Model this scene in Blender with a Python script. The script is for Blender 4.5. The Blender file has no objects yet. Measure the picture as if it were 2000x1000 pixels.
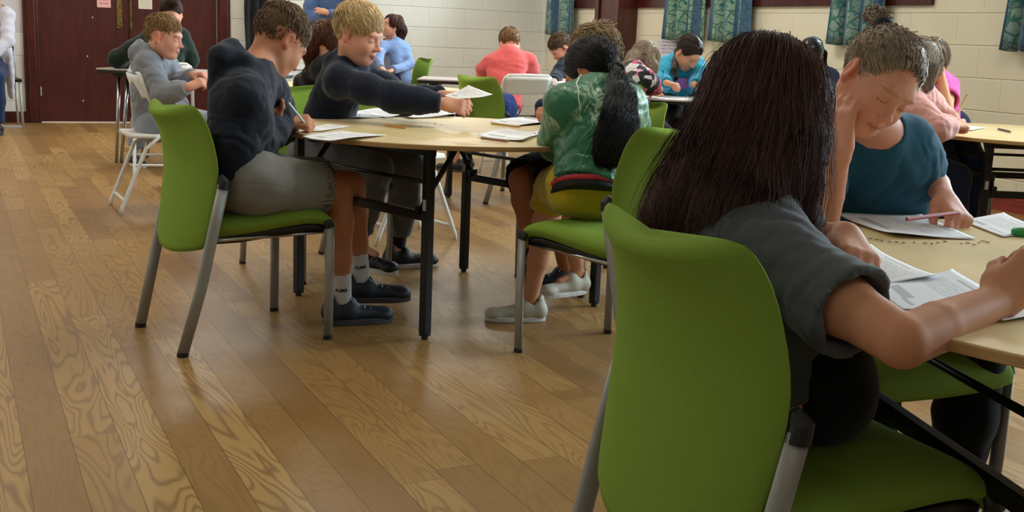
import bpy, math, random
import numpy as np
from mathutils import Vector, Matrix, noise as mnoise
random.seed(7); rng = np.random.default_rng(7)
SC = bpy.context.scene
COL = SC.collection
# ------------------------------------------------------------------ camera
F_PX, PITCH, ROLL, EYE = 2208.0, 0.1908, 0.0412, 1.0407
_cp, _sp, _c, _s = math.cos(PITCH), math.sin(PITCH), math.cos(ROLL), math.sin(ROLL)
FW = np.array([0, _cp, -_sp]); _U = np.array([0, _sp, _cp]); _R = np.array([1., 0, 0])
RT = _R*_c + _U*_s; UP = _U*_c - _R*_s
CAM = np.array([0, 0, EYE])
cam_d = bpy.data.cameras.new('camera'); cam = bpy.data.objects.new('camera', cam_d); COL.objects.link(cam)
cam_d.sensor_width = 36; cam_d.lens = F_PX/2000*36; cam_d.clip_start = .05
cam.matrix_world = Matrix(((RT[0], UP[0], -FW[0], 0), (RT[1], UP[1], -FW[1], 0), (RT[2], UP[2], -FW[2], EYE), (0, 0, 0, 1)))
SC.camera = cam
# ------------------------------------------------------------------ room frame: corner of back wall and window wall
YAW = 0.4606; KX, KY = 0.2993, 14.0232
ROOM_U, ROOM_V, ROOM_H = 10.6, 16.5, 2.9
DB = np.array([-math.cos(YAW), -math.sin(YAW)]); DR = np.array([math.sin(YAW), -math.cos(YAW)])
def RM(u, v, z=0):
    p = np.array([KX, KY]) + DB*u + DR*v
    return np.array([p[0], p[1], z])
def ray(px, py):
    d = FW + RT*(px-1000)/F_PX - UP*(py-500)/F_PX
    return d
def at(px, py, Y):
    "world point seen at picture position px,py whose world y is Y"
    d = ray(px, py); return CAM + d*(Y/d[1])
def atz(px, py, z=0.):
    d = ray(px, py); return CAM + d*((z-EYE)/d[2])
def on_right(px, py):
    d = ray(px, py); n = np.array([DB[0], DB[1], 0]); k = np.array([KX, KY, 0])
    t = ((k-CAM)@n)/(d@n); return CAM + d*t
def on_back(px, py):
    d = ray(px, py); n = np.array([DR[0], DR[1], 0]); k = np.array([KX, KY, 0])
    t = ((k-CAM)@n)/(d@n); return CAM + d*t
def v_of(p): return (np.array(p[:2])-np.array([KX, KY]))@DR
def u_of(p): return (np.array(p[:2])-np.array([KX, KY]))@DB
# ------------------------------------------------------------------ world, light, exposure
w = bpy.data.worlds.new('world'); SC.world = w; w.use_nodes = True
w.node_tree.nodes['Background'].inputs[0].default_value = (.75, .85, 1, 1)
w.node_tree.nodes['Background'].inputs[1].default_value = 1.2
vs = SC.view_settings
vs.view_transform = 'Standard'; vs.look = 'None'; vs.gamma = 1; vs.use_curve_mapping = False; vs.exposure = 0.2
def area(name, loc, direction, sx, sy, power, col):
    l = bpy.data.lights.new(name, 'AREA'); l.shape = 'RECTANGLE'; l.size = sx; l.size_y = sy
    l.energy = power; l.color = col
    o = bpy.data.objects.new(name, l); COL.objects.link(o); o.location = loc
    o.rotation_euler = Vector(direction).to_track_quat('-Z', 'Y').to_euler()
    return o
WIN_Z0, WIN_Z1 = 1.45, 2.45
# windows on the right wall (v from the corner), daylight comes in through each
WINS = [(.25, 1.45), (2.05, 3.75), (3.98, 6.1), (8.2, 10.3), (11.0, 13.0)]
DAY = (.72, .86, 1.0)
for a_, b_ in WINS:
    area('window_daylight', RM(-.32, (a_+b_)/2, (WIN_Z0+WIN_Z1)/2), (DB[0], DB[1], -.25), b_-a_-.1, WIN_Z1-WIN_Z0-.1, (72 if a_ > 10.5 else 138)*(b_-a_), DAY)
# rooflight / ceiling fittings
LAMPS = [(1.8, 1.6), (4.6, 1.6), (7.4, 1.6), (1.8, 5.0), (4.6, 5.0), (7.4, 5.0), (1.8, 8.6), (4.6, 8.6), (7.6, 8.6), (1.8, 12.4), (4.6, 12.8), (8, 12.6)]
LAMP_W = [27, 27, 25, 26, 26, 26, 17, 15, 19, 2.5, 1.5, 4]
for (u_, v_), pw in zip(LAMPS, LAMP_W):
    l = area('ceiling_lamp_light', RM(u_, v_, ROOM_H-.09), (0, 0, -1), .55, 1.15, pw, (1, .95, .86))
    l.rotation_euler = (0, 0, YAW)
# ------------------------------------------------------------------ materials
MATS = {}
def new_mat(name):
    m = bpy.data.materials.new(name); m.use_nodes = True; nt = m.node_tree
    b = nt.nodes['Principled BSDF']; return m, nt, b
def lin(c):
    if isinstance(c, str):
        c = [int(c[i:i+2], 16)/255 for i in (0, 2, 4)]
    return tuple(((x/12.92) if x <= .04045 else ((x+.055)/1.055)**2.4) for x in c)
def N(nt, t, **kw):
    n = nt.nodes.new(t)
    for k, v in kw.items():
        if k.startswith('i_'): n.inputs[int(k[2:]) if k[2:].isdigit() else k[2:].replace('_', ' ')].default_value = v
        else: setattr(n, k, v)
    return n
def L(nt, a, b): nt.links.new(a, b)
def mathn(nt, op, a, b=None, c=None):
    n = nt.nodes.new('ShaderNodeMath'); n.operation = op
    for i, x in enumerate((a, b, c)):
        if x is None: continue
        if isinstance(x, (int, float)): n.inputs[i].default_value = x
        else: nt.links.new(x, n.inputs[i])
    return n.outputs[0]
def mixc(nt, f, a, b, bt='MIX'):
    n = nt.nodes.new('ShaderNodeMix'); n.data_type = 'RGBA'; n.blend_type = bt
    for i, x in ((0, f), (6, a), (7, b)):
        if isinstance(x, (int, float)): n.inputs[i].default_value = x
        elif isinstance(x, tuple): n.inputs[i].default_value = (*x, 1) if len(x) == 3 else x
        else: nt.links.new(x, n.inputs[i])
    return n.outputs[2]
def ramp(nt, f, stops):
    n = nt.nodes.new('ShaderNodeValToRGB'); e = n.color_ramp.elements
    while len(e) < len(stops): e.new(.5)
    for i, (p, c) in enumerate(stops):
        e[i].position = p; e[i].color = (*c, 1) if len(c) == 3 else c
    nt.links.new(f, n.inputs[0]); return n.outputs[0]
def coords(nt, kind='Object'):
    return nt.nodes.new('ShaderNodeTexCoord').outputs[kind]
def mapping(nt, v, scale=(1, 1, 1), loc=(0, 0, 0), rot=(0, 0, 0)):
    n = nt.nodes.new('ShaderNodeMapping'); nt.links.new(v, n.inputs[0])
    n.inputs[1].default_value = loc; n.inputs[2].default_value = rot; n.inputs[3].default_value = scale
    return n.outputs[0]
def noisen(nt, v, scale, detail=3, rough=.5, dist=0., out=0):
    n = nt.nodes.new('ShaderNodeTexNoise'); nt.links.new(v, n.inputs['Vector'])
    n.inputs['Scale'].default_value = scale; n.inputs['Detail'].default_value = detail
    n.inputs['Roughness'].default_value = rough; n.inputs['Distortion'].default_value = dist
    return n.outputs[out]
def bump(nt, b, h, strength=.3, dist=.01, normal=None):
    n = nt.nodes.new('ShaderNodeBump'); n.inputs['Strength'].default_value = strength; n.inputs['Distance'].default_value = dist
    nt.links.new(h, n.inputs['Height'])
    if normal is not None: nt.links.new(normal, n.inputs['Normal'])
    nt.links.new(n.outputs[0], b.inputs['Normal']); return n.outputs[0]
def plain(name, c, rough=.5, metal=0., spec=.5, nscale=60, var=.08, bstr=.05, bdist=.002, sheen=0.):
    m, nt, b = new_mat(name); c = lin(c)
    v = coords(nt); f = noisen(nt, v, nscale, 3)
    lo = tuple(x*(1-var) for x in c); hi = tuple(min(1, x*(1+var)) for x in c)
    L(nt, mixc(nt, f, lo, hi), b.inputs['Base Color'])
    b.inputs['Roughness'].default_value = rough; b.inputs['Metallic'].default_value = metal
    b.inputs['Specular IOR Level'].default_value = spec
    if sheen: b.inputs['Sheen Weight'].default_value = sheen; b.inputs['Sheen Roughness'].default_value = .5
    if bstr: bump(nt, b, f, bstr, bdist)
    MATS[name] = m; return m
def cloth(name, c, fold=.5, fscale=9, rough=.9, weave=700, var=.12, sheen=.15, melange=0.):
    "knitted or woven cloth with soft folds and weave bump"
    m, nt, b = new_mat(name); c = lin(c); v = coords(nt)
    f1 = noisen(nt, mapping(nt, v, (.6, .6, 1.3), (0, 0, 0), (.3, .2, 0)), fscale, 2, .45, .5)
    f2 = noisen(nt, v, weave, 1)
    f3 = noisen(nt, v, 38, 3, .6, .4)
    lo = tuple(x*(1-var) for x in c); hi = tuple(min(1, x*(1+var)) for x in c)
    col = mixc(nt, f3, lo, hi)
    if melange:
        f4 = noisen(nt, mapping(nt, v, (1, 1, 3)), 260, 2, .7)
        col = mixc(nt, mathn(nt, 'MULTIPLY', ramp(nt, f4, [(.42, (0, 0, 0)), (.62, (1, 1, 1))]), melange), col, tuple(x*.45 for x in c))
    L(nt, col, b.inputs['Base Color']); b.inputs['Roughness'].default_value = rough
    b.inputs['Specular IOR Level'].default_value = .2
    b.inputs['Sheen Weight'].default_value = sheen
    n1 = N(nt, 'ShaderNodeBump'); n1.inputs['Strength'].default_value = fold*.7; n1.inputs['Distance'].default_value = .03
    L(nt, f1, n1.inputs['Height'])
    bump(nt, b, f2, .25, .0012, n1.outputs[0])
    MATS[name] = m; return m
def assign(o, m): o.data.materials.clear(); o.data.materials.append(m if not isinstance(m, str) else MATS[m])

# floor
def mat_floor():
    m, nt, b = new_mat('oak_boards'); v = coords(nt)
    # boards run along the window wall
    mp = mapping(nt, v, (1, 1, 1), (0, 0, 0), (0, 0, -YAW))
    sx = N(nt, 'ShaderNodeSeparateXYZ'); L(nt, mp, sx.inputs[0]); X, Y = sx.outputs[0], sx.outputs[1]
    W = .112
    bx_ = mathn(nt, 'DIVIDE', X, W); bid = mathn(nt, 'FLOOR', bx_); fx = mathn(nt, 'SUBTRACT', bx_, bid)
    wn = N(nt, 'ShaderNodeTexWhiteNoise', noise_dimensions='1D'); L(nt, bid, wn.inputs['W'])
    yl = mathn(nt, 'ADD', mathn(nt, 'DIVIDE', Y, 1.9), mathn(nt, 'MULTIPLY', wn.outputs[0], 7.3))
    pid = mathn(nt, 'FLOOR', yl); fy = mathn(nt, 'SUBTRACT', yl, pid)
    cid = N(nt, 'ShaderNodeCombineXYZ'); L(nt, bid, cid.inputs[0]); L(nt, pid, cid.inputs[1])
    w2 = N(nt, 'ShaderNodeTexWhiteNoise', noise_dimensions='3D'); L(nt, cid.outputs[0], w2.inputs['Vector'])
    tone = ramp(nt, w2.outputs[0], [(0, lin('8a6636')), (.3, lin('a07b45')), (.6, lin('aa854c')), (.9, lin('be995d')), (1, lin('80603a'))])
    # per-board offset for the grain
    off = N(nt, 'ShaderNodeVectorMath', operation='SCALE'); L(nt, w2.outputs[1], off.inputs[0]); off.inputs[3].default_value = 37
    cc = N(nt, 'ShaderNodeCombineXYZ'); L(nt, mathn(nt, 'MULTIPLY', X, 1.0), cc.inputs[0]); L(nt, mathn(nt, 'MULTIPLY', Y, .16), cc.inputs[1])
    ad = N(nt, 'ShaderNodeVectorMath', operation='ADD'); L(nt, cc.outputs[0], ad.inputs[0]); L(nt, off.outputs[0], ad.inputs[1])
    big = noisen(nt, ad.outputs[0], 7.5, 2, .4, .5)
    rings = mathn(nt, 'SINE', mathn(nt, 'MULTIPLY', big, 120))
    rings = mathn(nt, 'MULTIPLY_ADD', rings, .5, .5)
    rings = mathn(nt, 'POWER', rings, 3.2)
    amt = mathn(nt, 'MULTIPLY', rings, mathn(nt, 'MULTIPLY_ADD', w2.outputs[0], .62, .10))
    fine = noisen(nt, mapping(nt, mp, (1, .05, 1)), 420, 2, .6)
    col = mixc(nt, amt, tone, lin('5c3b20'))
    col = mixc(nt, mathn(nt, 'MULTIPLY', fine, .30), col, lin('6b4526'))
    blot = noisen(nt, v, 1.6, 3, .6)
    col = mixc(nt, mathn(nt, 'MULTIPLY', blot, .22), col, lin('8a6238'))
    # joints
    ex = mathn(nt, 'MINIMUM', fx, mathn(nt, 'SUBTRACT', 1, fx)); ex = mathn(nt, 'MULTIPLY', ex, W)
    ey = mathn(nt, 'MINIMUM', fy, mathn(nt, 'SUBTRACT', 1, fy)); ey = mathn(nt, 'MULTIPLY', ey, 1.9)
    e = mathn(nt, 'MINIMUM', ex, ey)
    line = mathn(nt, 'LESS_THAN', e, .0011)
    col = mixc(nt, mathn(nt, 'MULTIPLY', line, .75), col, lin('4a2f1a'))
    L(nt, col, b.inputs['Base Color'])
    r = noisen(nt, v, 5, 4, .6)
    L(nt, mathn(nt, 'MULTIPLY_ADD', r, .22, .27), b.inputs['Roughness'])
    b.inputs['Specular IOR Level'].default_value = .45
    h = mathn(nt, 'SUBTRACT', mathn(nt, 'MULTIPLY', fine, .3), mathn(nt, 'ADD', line, mathn(nt, 'MULTIPLY', rings, .12)))
    bump(nt, b, h, .25, .0015)
    MATS['oak_boards'] = m
mat_floor()
def mat_block(name, c1, off_u):
    "painted concrete block wall, object x along the wall, z up"
    m, nt, b = new_mat(name); v = coords(nt)
    sx = N(nt, 'ShaderNodeSeparateXYZ'); L(nt, v, sx.inputs[0]); U, Z = sx.outputs[0], sx.outputs[2]
    zr = mathn(nt, 'DIVIDE', mathn(nt, 'SUBTRACT', Z, .2154-.225), .225); row = mathn(nt, 'FLOOR', zr); fz = mathn(nt, 'SUBTRACT', zr, row)
    par = mathn(nt, 'MULTIPLY', mathn(nt, 'MODULO', mathn(nt, 'ADD', row, 20), 2), .5)
    ur = mathn(nt, 'ADD', mathn(nt, 'ADD', mathn(nt, 'DIVIDE', U, .45), par), off_u); cid = mathn(nt, 'FLOOR', ur); fu = mathn(nt, 'SUBTRACT', ur, cid)
    ez = mathn(nt, 'MULTIPLY', mathn(nt, 'MINIMUM', fz, mathn(nt, 'SUBTRACT', 1, fz)), .225)
    eu = mathn(nt, 'MULTIPLY', mathn(nt, 'MINIMUM', fu, mathn(nt, 'SUBTRACT', 1, fu)), .45)
    gz = mathn(nt, 'SMOOTH_MIN', mathn(nt, 'DIVIDE', ez, .006), 1, .4)
    gu = mathn(nt, 'SMOOTH_MIN', mathn(nt, 'MULTIPLY_ADD', eu, 1/.006, .35), 1, .4)
    g = mathn(nt, 'MINIMUM', gz, gu)
    c = lin(c1)
    f = noisen(nt, v, 3, 3, .6)
    col = mixc(nt, f, tuple(x*.93 for x in c), tuple(min(1, x*1.05) for x in c))
    cv = N(nt, 'ShaderNodeCombineXYZ'); L(nt, cid, cv.inputs[0]); L(nt, row, cv.inputs[1])
    wn = N(nt, 'ShaderNodeTexWhiteNoise'); L(nt, cv.outputs[0], wn.inputs['Vector'])
    col = mixc(nt, mathn(nt, 'MULTIPLY', wn.outputs[0], .07), col, tuple(x*.7 for x in c))
    col = mixc(nt, mathn(nt, 'MULTIPLY', mathn(nt, 'SUBTRACT', 1, g), .28), col, tuple(x*.55 for x in c))
    L(nt, col, b.inputs['Base Color']); b.inputs['Roughness'].default_value = .55
    b.inputs['Specular IOR Level'].default_value = .3
    pit = noisen(nt, v, 130, 4, .7)
    h = mathn(nt, 'ADD', mathn(nt, 'MULTIPLY', g, 1.0), mathn(nt, 'MULTIPLY', pit, .25))
    bump(nt, b, h, .7, .006)
    MATS[name] = m
mat_block('cream_block', 'e0dfd6', .1)  # cream paint shifted neutral: cool daylight on the back wall put into its colour
mat_block('cream_block_window', 'e2d9c0', .35)
def mat_wood(name, c1, c2, scale=14, rough=.35, stretch=(1, 1, .1), rings=30, bs=.08):
    m, nt, b = new_mat(name); v = coords(nt)
    n1 = noisen(nt, mapping(nt, v, stretch), scale, 3, .55, .5)
    s = mathn(nt, 'MULTIPLY_ADD', mathn(nt, 'SINE', mathn(nt, 'MULTIPLY', n1, rings)), .5, .5)
    L(nt, mixc(nt, s, lin(c1), lin(c2)), b.inputs['Base Color'])
    b.inputs['Roughness'].default_value = rough; bump(nt, b, s, bs, .001)
    MATS[name] = m
mat_wood('mahogany_door', '3c120e', '481711', 9, .33, (1, 1, .12))
mat_wood('mahogany_trim', '38120d', '4d1a14', 14, .28, (1, 1, .1))
mat_wood('red_trim', '76302a', '8c3b32', 14, .3, (.1, .1, 1))
mat_wood('post_wood', '3a140e', '4f1c15', 12, .25, (1, 1, .06))
plain('ceiling_white', 'e8e4da', .8)
plain('grey_metal', '9c9b97', .5, .35, nscale=300, var=.05)
plain('chrome', 'b9bcc0', .2, 1., nscale=200, var=.05)
plain('black_metal', '131417', .38, .3, nscale=300)
plain('black_plastic', '101113', .5)
plain('white_plastic', 'e4e3de', .4)
plain('white_metal', 'dedfdd', .35)
plain('galv', 'b4b4b0', .45, .3)
def mat_fabric(name, c):
    m, nt, b = new_mat(name); c = lin(c); v = coords(nt)
    f1 = noisen(nt, v, 900, 2, .7); f2 = noisen(nt, v, 14, 3, .6); f3 = noisen(nt, v, 330, 2, .7)
    col = mixc(nt, f1, tuple(x*.72 for x in c), tuple(min(1, x*1.22) for x in c))
    col = mixc(nt, mathn(nt, 'MULTIPLY', f2, .25), col, tuple(x*.7 for x in c))
    L(nt, col, b.inputs['Base Color']); b.inputs['Roughness'].default_value = .95
    b.inputs['Specular IOR Level'].default_value = .15
    b.inputs['Sheen Weight'].default_value = .25; b.inputs['Sheen Tint'].default_value = (*[min(1, x*1.6) for x in c], 1)
    bump(nt, b, mathn(nt, 'ADD', f1, f3), .35, .0012)
    MATS[name] = m
mat_fabric('green_wool', '7d9a3c')
mat_wood('birch_top', 'dfc791', 'e4ce9b', 5, .32, (1, .12, 1), 22, .03)
mat_wood('ply_edge', 'a98453', 'b8935f', 30, .6, (.2, .2, 8), 12)
mat_wood('pale_top', 'b9aca6', 'c3b7b0', 5, .4, (1, .12, 1), 10, .02)
def mat_paper(name, layout=0, tint='e9e9ea'):
    "printed worksheet: rows of type and a grey box or two, sheet x across, y down the page"
    m, nt, b = new_mat(name); v = coords(nt, 'UV')
    sx = N(nt, 'ShaderNodeSeparateXYZ'); L(nt, v, sx.inputs[0]); X, Y = sx.outputs[0], sx.outputs[1]
    rows = mathn(nt, 'LESS_THAN', mathn(nt, 'FRACT', mathn(nt, 'MULTIPLY', Y, 42)), .42)
    rid = mathn(nt, 'FLOOR', mathn(nt, 'MULTIPLY', Y, 42))
    cc = N(nt, 'ShaderNodeCombineXYZ'); L(nt, mathn(nt, 'MULTIPLY', X, 60), cc.inputs[0]); L(nt, mathn(nt, 'MULTIPLY', rid, 3.7), cc.inputs[1])
    wv = noisen(nt, cc.outputs[0], 1, 1, .5)
    word = mathn(nt, 'GREATER_THAN', wv, .44)
    def band(lo, hi, S): return mathn(nt, 'MULTIPLY', mathn(nt, 'GREATER_THAN', S, lo), mathn(nt, 'LESS_THAN', S, hi))
    mg = mathn(nt, 'MULTIPLY', band(.12, .88, X), band(.36+.08*layout, .80, Y))
    ink = mathn(nt, 'MULTIPLY', mathn(nt, 'MULTIPLY', rows, word), mg)
    box = mathn(nt, 'MULTIPLY', band(.14, .4+.1*layout, X), band(.16, .27, Y))
    box2 = mathn(nt, 'MULTIPLY', band(.56, .84, X), band(.14, .18, Y))
    ttl = mathn(nt, 'MULTIPLY', band(.3, .7, X), band(.87, .90, Y))
    ink = mathn(nt, 'MAXIMUM', mathn(nt, 'MULTIPLY', ink, .5), mathn(nt, 'MULTIPLY', mathn(nt, 'MAXIMUM', box, mathn(nt, 'MAXIMUM', box2, ttl)), .45))
    L(nt, mixc(nt, ink, lin(tint), lin('4a4a50')), b.inputs['Base Color'])
    b.inputs['Roughness'].default_value = .75
    MATS[name] = m
mat_paper('worksheet', 0); mat_paper('worksheet_b', 1); mat_paper('worksheet_c', 2, 'e4e6ea')
plain('paper_white', 'e8e8e8', .8, nscale=10, var=.02, bstr=0)
# ------------------------------------------------------------------ mesh building
class MB:
    def __init__(s): s.v = []; s.f = []; s.n = 0
    def add(s, V, Fc):
        V = np.asarray(V, float); s.v.append(V); s.f += [tuple(int(i)+s.n for i in f) for f in Fc]; s.n += len(V); return s
    def box(s, lo, hi, M=None):
        x0, y0, z0 = lo; x1, y1, z1 = hi
        V = np.array([(x0, y0, z0), (x1, y0, z0), (x1, y1, z0), (x0, y1, z0), (x0, y0, z1), (x1, y0, z1), (x1, y1, z1), (x0, y1, z1)], float)
        if M is not None: V = V@np.array(M)[:3, :3].T + np.array(M)[:3, 3]
        return s.add(V, [(0, 3, 2, 1), (4, 5, 6, 7), (0, 1, 5, 4), (1, 2, 6, 5), (2, 3, 7, 6), (3, 0, 4, 7)])
    def loft(s, rings, cap=True, closed=True):
        R = np.array(rings, float); n, m, _ = R.shape; Fc = []
        for i in range(n-1):
            for j in range(m if closed else m-1):
                k = (j+1) % m; Fc.append((i*m+j, i*m+k, (i+1)*m+k, (i+1)*m+j))
        if cap: Fc += [tuple(range(m-1, -1, -1)), tuple((n-1)*m+j for j in range(m))]
        return s.add(R.reshape(-1, 3), Fc)
    def tube(s, pts, r, seg=10, r2=None, flat=None, cap=True):
        "round or oval tube along a path; flat=(axis, ratio) squeezes it across axis"
        P = np.array(pts, float); n = len(P); rad = np.full(n, r) if np.isscalar(r) else np.array(r, float)
        T = np.gradient(P, axis=0); T /= np.linalg.norm(T, axis=1)[:, None]+1e-12
        a = np.array([0, 0, 1.]) if abs(T[0][2]) < .9 else np.array([1., 0, 0])
        if flat is not None: a = np.array(flat[0], float)
        u = a - T[0]*(a@T[0]); u /= np.linalg.norm(u); rings = []
        th = np.linspace(0, 2*np.pi, seg, endpoint=False)
        for i in range(n):
            u = u - T[i]*(u@T[i]); u /= np.linalg.norm(u)+1e-12; w_ = np.cross(T[i], u)
            k = flat[1] if flat is not None else 1
            rings.append(P[i] + rad[i]*(np.outer(np.cos(th)*k, u)+np.outer(np.sin(th), w_)))
        return s.loft(rings, cap)
    def cyl(s, c, r, z0, z1, seg=24, r1=None):
        th = np.linspace(0, 2*np.pi, seg, endpoint=False); r1 = r if r1 is None else r1
        a = np.stack([c[0]+r*np.cos(th), c[1]+r*np.sin(th), np.full(seg, z0)], 1); b = np.stack([c[0]+r1*np.cos(th), c[1]+r1*np.sin(th), np.full(seg, z1)], 1)
        return s.loft([a, b])
    def build(s, name, mat, parent=None, smooth=False, bevel=0., loc=None, rz=None, uv=None):
        me = bpy.data.meshes.new(name); V = np.concatenate(s.v); me.from_pydata(V.tolist(), [], s.f); me.update()
        if uv is not None:
            l = me.uv_layers.new(name='UVMap'); vi = np.zeros(len(me.loops), int); me.loops.foreach_get('vertex_index', vi)
            l.data.foreach_set('uv', np.asarray(uv, 'f')[vi].ravel())
        if smooth: me.polygons.foreach_set('use_smooth', [True]*len(me.polygons))
        o = bpy.data.objects.new(name, me); COL.objects.link(o)
        me.materials.append(MATS[mat] if isinstance(mat, str) else mat)
        if bevel:
            b = o.modifiers.new('bevel', 'BEVEL'); b.width = bevel; b.segments = 2; b.limit_method = 'ANGLE'; b.angle_limit = .7
        if parent is not None: o.parent = parent
        if loc is not None: o.location = loc
        if rz is not None: o.rotation_euler = (0, 0, rz)
        return o
def shade_auto(o, ang=40):
    me = o.data; me.polygons.foreach_set('use_smooth', [True]*len(me.polygons)); me.set_sharp_from_angle(angle=math.radians(ang))
def tag(o, label=None, cat=None, group=None, kind=None):
    for k, v in (('label', label), ('category', cat), ('group', group), ('kind', kind)):
        if v: o[k] = v
    return o
def thing(name, label, cat, loc=(0, 0, 0), rz=0, group=None):
    o = bpy.data.objects.new(name, None); COL.objects.link(o); o.location = loc; o.rotation_euler = (0, 0, rz)
    o.empty_display_size = .1
    return tag(o, label, cat, group)
def dup(root, loc, rz, label, group=None):
    r = root.copy(); COL.objects.link(r); r.location = loc; r.rotation_euler = (0, 0, rz); r['label'] = label
    if group: r['group'] = group
    for ch in list(root.children):
        c = ch.copy(); COL.objects.link(c); c.parent = r
        for g in ch.children:
            d = g.copy(); COL.objects.link(d); d.parent = c
    return r
# ================================================================== the room
RZB = math.atan2(DB[1], DB[0]); RZR = math.atan2(DR[1], DR[0])
def wall_obj(name, mb, mat, which, bevel=0):
    o = mb.build(name, mat, loc=(KX, KY, 0), rz=RZB if which == 'b' else RZR, bevel=bevel); o['kind'] = 'structure'; return o
# local frames: back wall x = u, room interior at y>0 ; right wall x = v, room interior at y<0
fl = MB()
c4 = [RM(-.2, -.2), RM(ROOM_U+.2, -.2), RM(ROOM_U+.2, ROOM_V+.2), RM(-.2, ROOM_V+.2)]
fl.add([(*p[:2], 0) for p in c4]+[(*p[:2], -.1) for p in c4], [(0, 1, 2, 3), (7, 6, 5, 4), (0, 4, 5, 1), (1, 5, 6, 2), (2, 6, 7, 3), (3, 7, 4, 0)])
fo = fl.build('floor', 'oak_boards'); fo['kind'] = 'structure'
ce = MB(); ce.add([(*p[:2], ROOM_H) for p in c4]+[(*p[:2], ROOM_H+.1) for p in c4], [(3, 2, 1, 0), (4, 5, 6, 7), (1, 5, 4, 0), (2, 6, 5, 1), (3, 7, 6, 2), (0, 4, 7, 3)])
ce.build('ceiling', 'ceiling_white')['kind'] = 'structure'
# door opening on the back wall
DU = [u_of(on_back(x, 130)) for x in (424, 77)]; DH = 2.05
du0, du1 = min(DU), max(DU)
b = MB(); b.box((-.0, -.2, 0), (du0, 0, ROOM_H)); b.box((du1, -.2, 0), (ROOM_U+.2, 0, ROOM_H)); b.box((du0, -.2, DH), (du1, 0, ROOM_H)); b.box((du0, -.2, 0), (du1, -.16, DH))
wall_obj('wall_back', b, 'cream_block', 'b')
b = MB(); x = -.2
for a_, c_ in WINS:
    b.box((x, 0, 0), (a_, .2, ROOM_H)); b.box((a_, 0, 0), (c_, .2, WIN_Z0)); b.box((a_, 0, WIN_Z1), (c_, .2, ROOM_H)); x = c_
b.box((x, 0, 0), (ROOM_V+.2, .2, ROOM_H))
wall_obj('wall_right', b, 'cream_block_window', 'r')
b = MB(); b.box((0, 0, 0), (ROOM_V, .2, ROOM_H))
o = b.build('wall_left', 'cream_block', loc=RM(ROOM_U+.2, 0), rz=RZR); o['kind'] = 'structure'
b = MB(); b.box((0, 0, 0), (ROOM_U, .2, ROOM_H))
o = b.build('wall_front', 'cream_block', loc=RM(0, ROOM_V), rz=RZB); o['kind'] = 'structure'
# skirting boards
b = MB(); b.box((0, 0, 0), (du0-.14, .022, .10)); b.box((0, 0, .10), (du0-.14, .014, .112)); b.box((du1+.14, 0, 0), (ROOM_U, .022, .10)); b.box((du1+.14, 0, .1), (ROOM_U, .014, .112))
wall_obj('baseboard_back', b, 'mahogany_trim', 'b')
b = MB(); b.box((0, -.022, 0), (ROOM_V, 0, .095)); b.box((0, -.014, .095), (ROOM_V, 0, .112))
wall_obj('baseboard_right', b, 'red_trim', 'r')
# double door
b = MB()
for s, e in ((du0-.14, du0), (du1, du1+.14)):
    b.box((s, 0, 0), (e, .03, DH+.14)); b.box((s+.03, .03, 0), (e-.03, .042, DH+.1))
b.box((du0, 0, DH), (du1, .03, DH+.14))
wall_obj('trim_1', b, 'mahogany_trim', 'b', .004)
mid = (du0+du1)/2
def leaf(n, u0, u1):
    root = MB(); z1, z2 = on_back(234, 57)[2], 1.85
    hole = (on_back(261, 30), on_back(249, 30)) if n == 1 else (on_back(242, 30), on_back(227, 30))
    h0, h1 = sorted(u_of(p) for p in hole)
    for lo, hi in (((u0, 0), (h0, DH)), ((h1, 0), (u1, DH)), ((h0, 0), (h1, z1)), ((h0, z2), (h1, DH))):
        root.box((lo[0], -.06, lo[1]+.012), (hi[0], -.015, hi[1]))
    d = wall_obj('door_%d' % n, root, 'mahogany_door', 'b')
    g = MB(); g.box((h0, -.045, z1), (h1, -.03, z2)); gl = g.build('door_glass', 'door_glass', d)
    f = MB()
    for lo, hi in (((h0, z1), (h0+.008, z2)), ((h1-.008, z1), (h1, z2)), ((h0, z1), (h1, z1+.01))):
        f.box((lo[0], -.016, lo[1]), (hi[0], -.008, hi[1]))
    f.build('glazing_bead', 'mahogany_trim', d)
    return d
def mat_glass_pattern():
    m, nt, bb = new_mat('door_glass'); v = coords(nt)
    f = noisen(nt, v, 14, 4, .7, 1.2)
    L(nt, ramp(nt, f, [(.3, lin('2a1c10')), (.45, lin('6b5430')), (.55, lin('8c7a4d')), (.68, lin('4a2018')), (.8, lin('a59a72'))]), bb.inputs['Base Color'])
    bb.inputs['Roughness'].default_value = .12; MATS['door_glass'] = m
mat_glass_pattern()
d1 = leaf(1, du0+.004, mid-.003); d2 = leaf(2, mid+.003, du1-.004)
h = MB(); hz = on_back(77, 178)[2]; h.box((du1-.012, -.012, hz-.045), (du1+.002, .006, hz+.045)); h.cyl((du1-.004, .004), .006, hz-.045, hz+.045, 10)
h.build('door_hinge', 'galv', d2)
for hx, hy in ((171, 110), (181, 34), (163, 197)):
    p = on_back(hx, hy); k = MB(); u_, z_ = u_of(p), p[2]; k.box((u_-.006, -.016, z_-.009), (u_+.006, -.011, z_+.009)); k.build('screw_mark', 'galv', d2)
plain('threshold', 'd9cdbb', .5); b = MB(); b.box((du0, -.01, 0), (du1, .012, .012)); wall_obj('trim_2', b, 'threshold', 'b')
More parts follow.
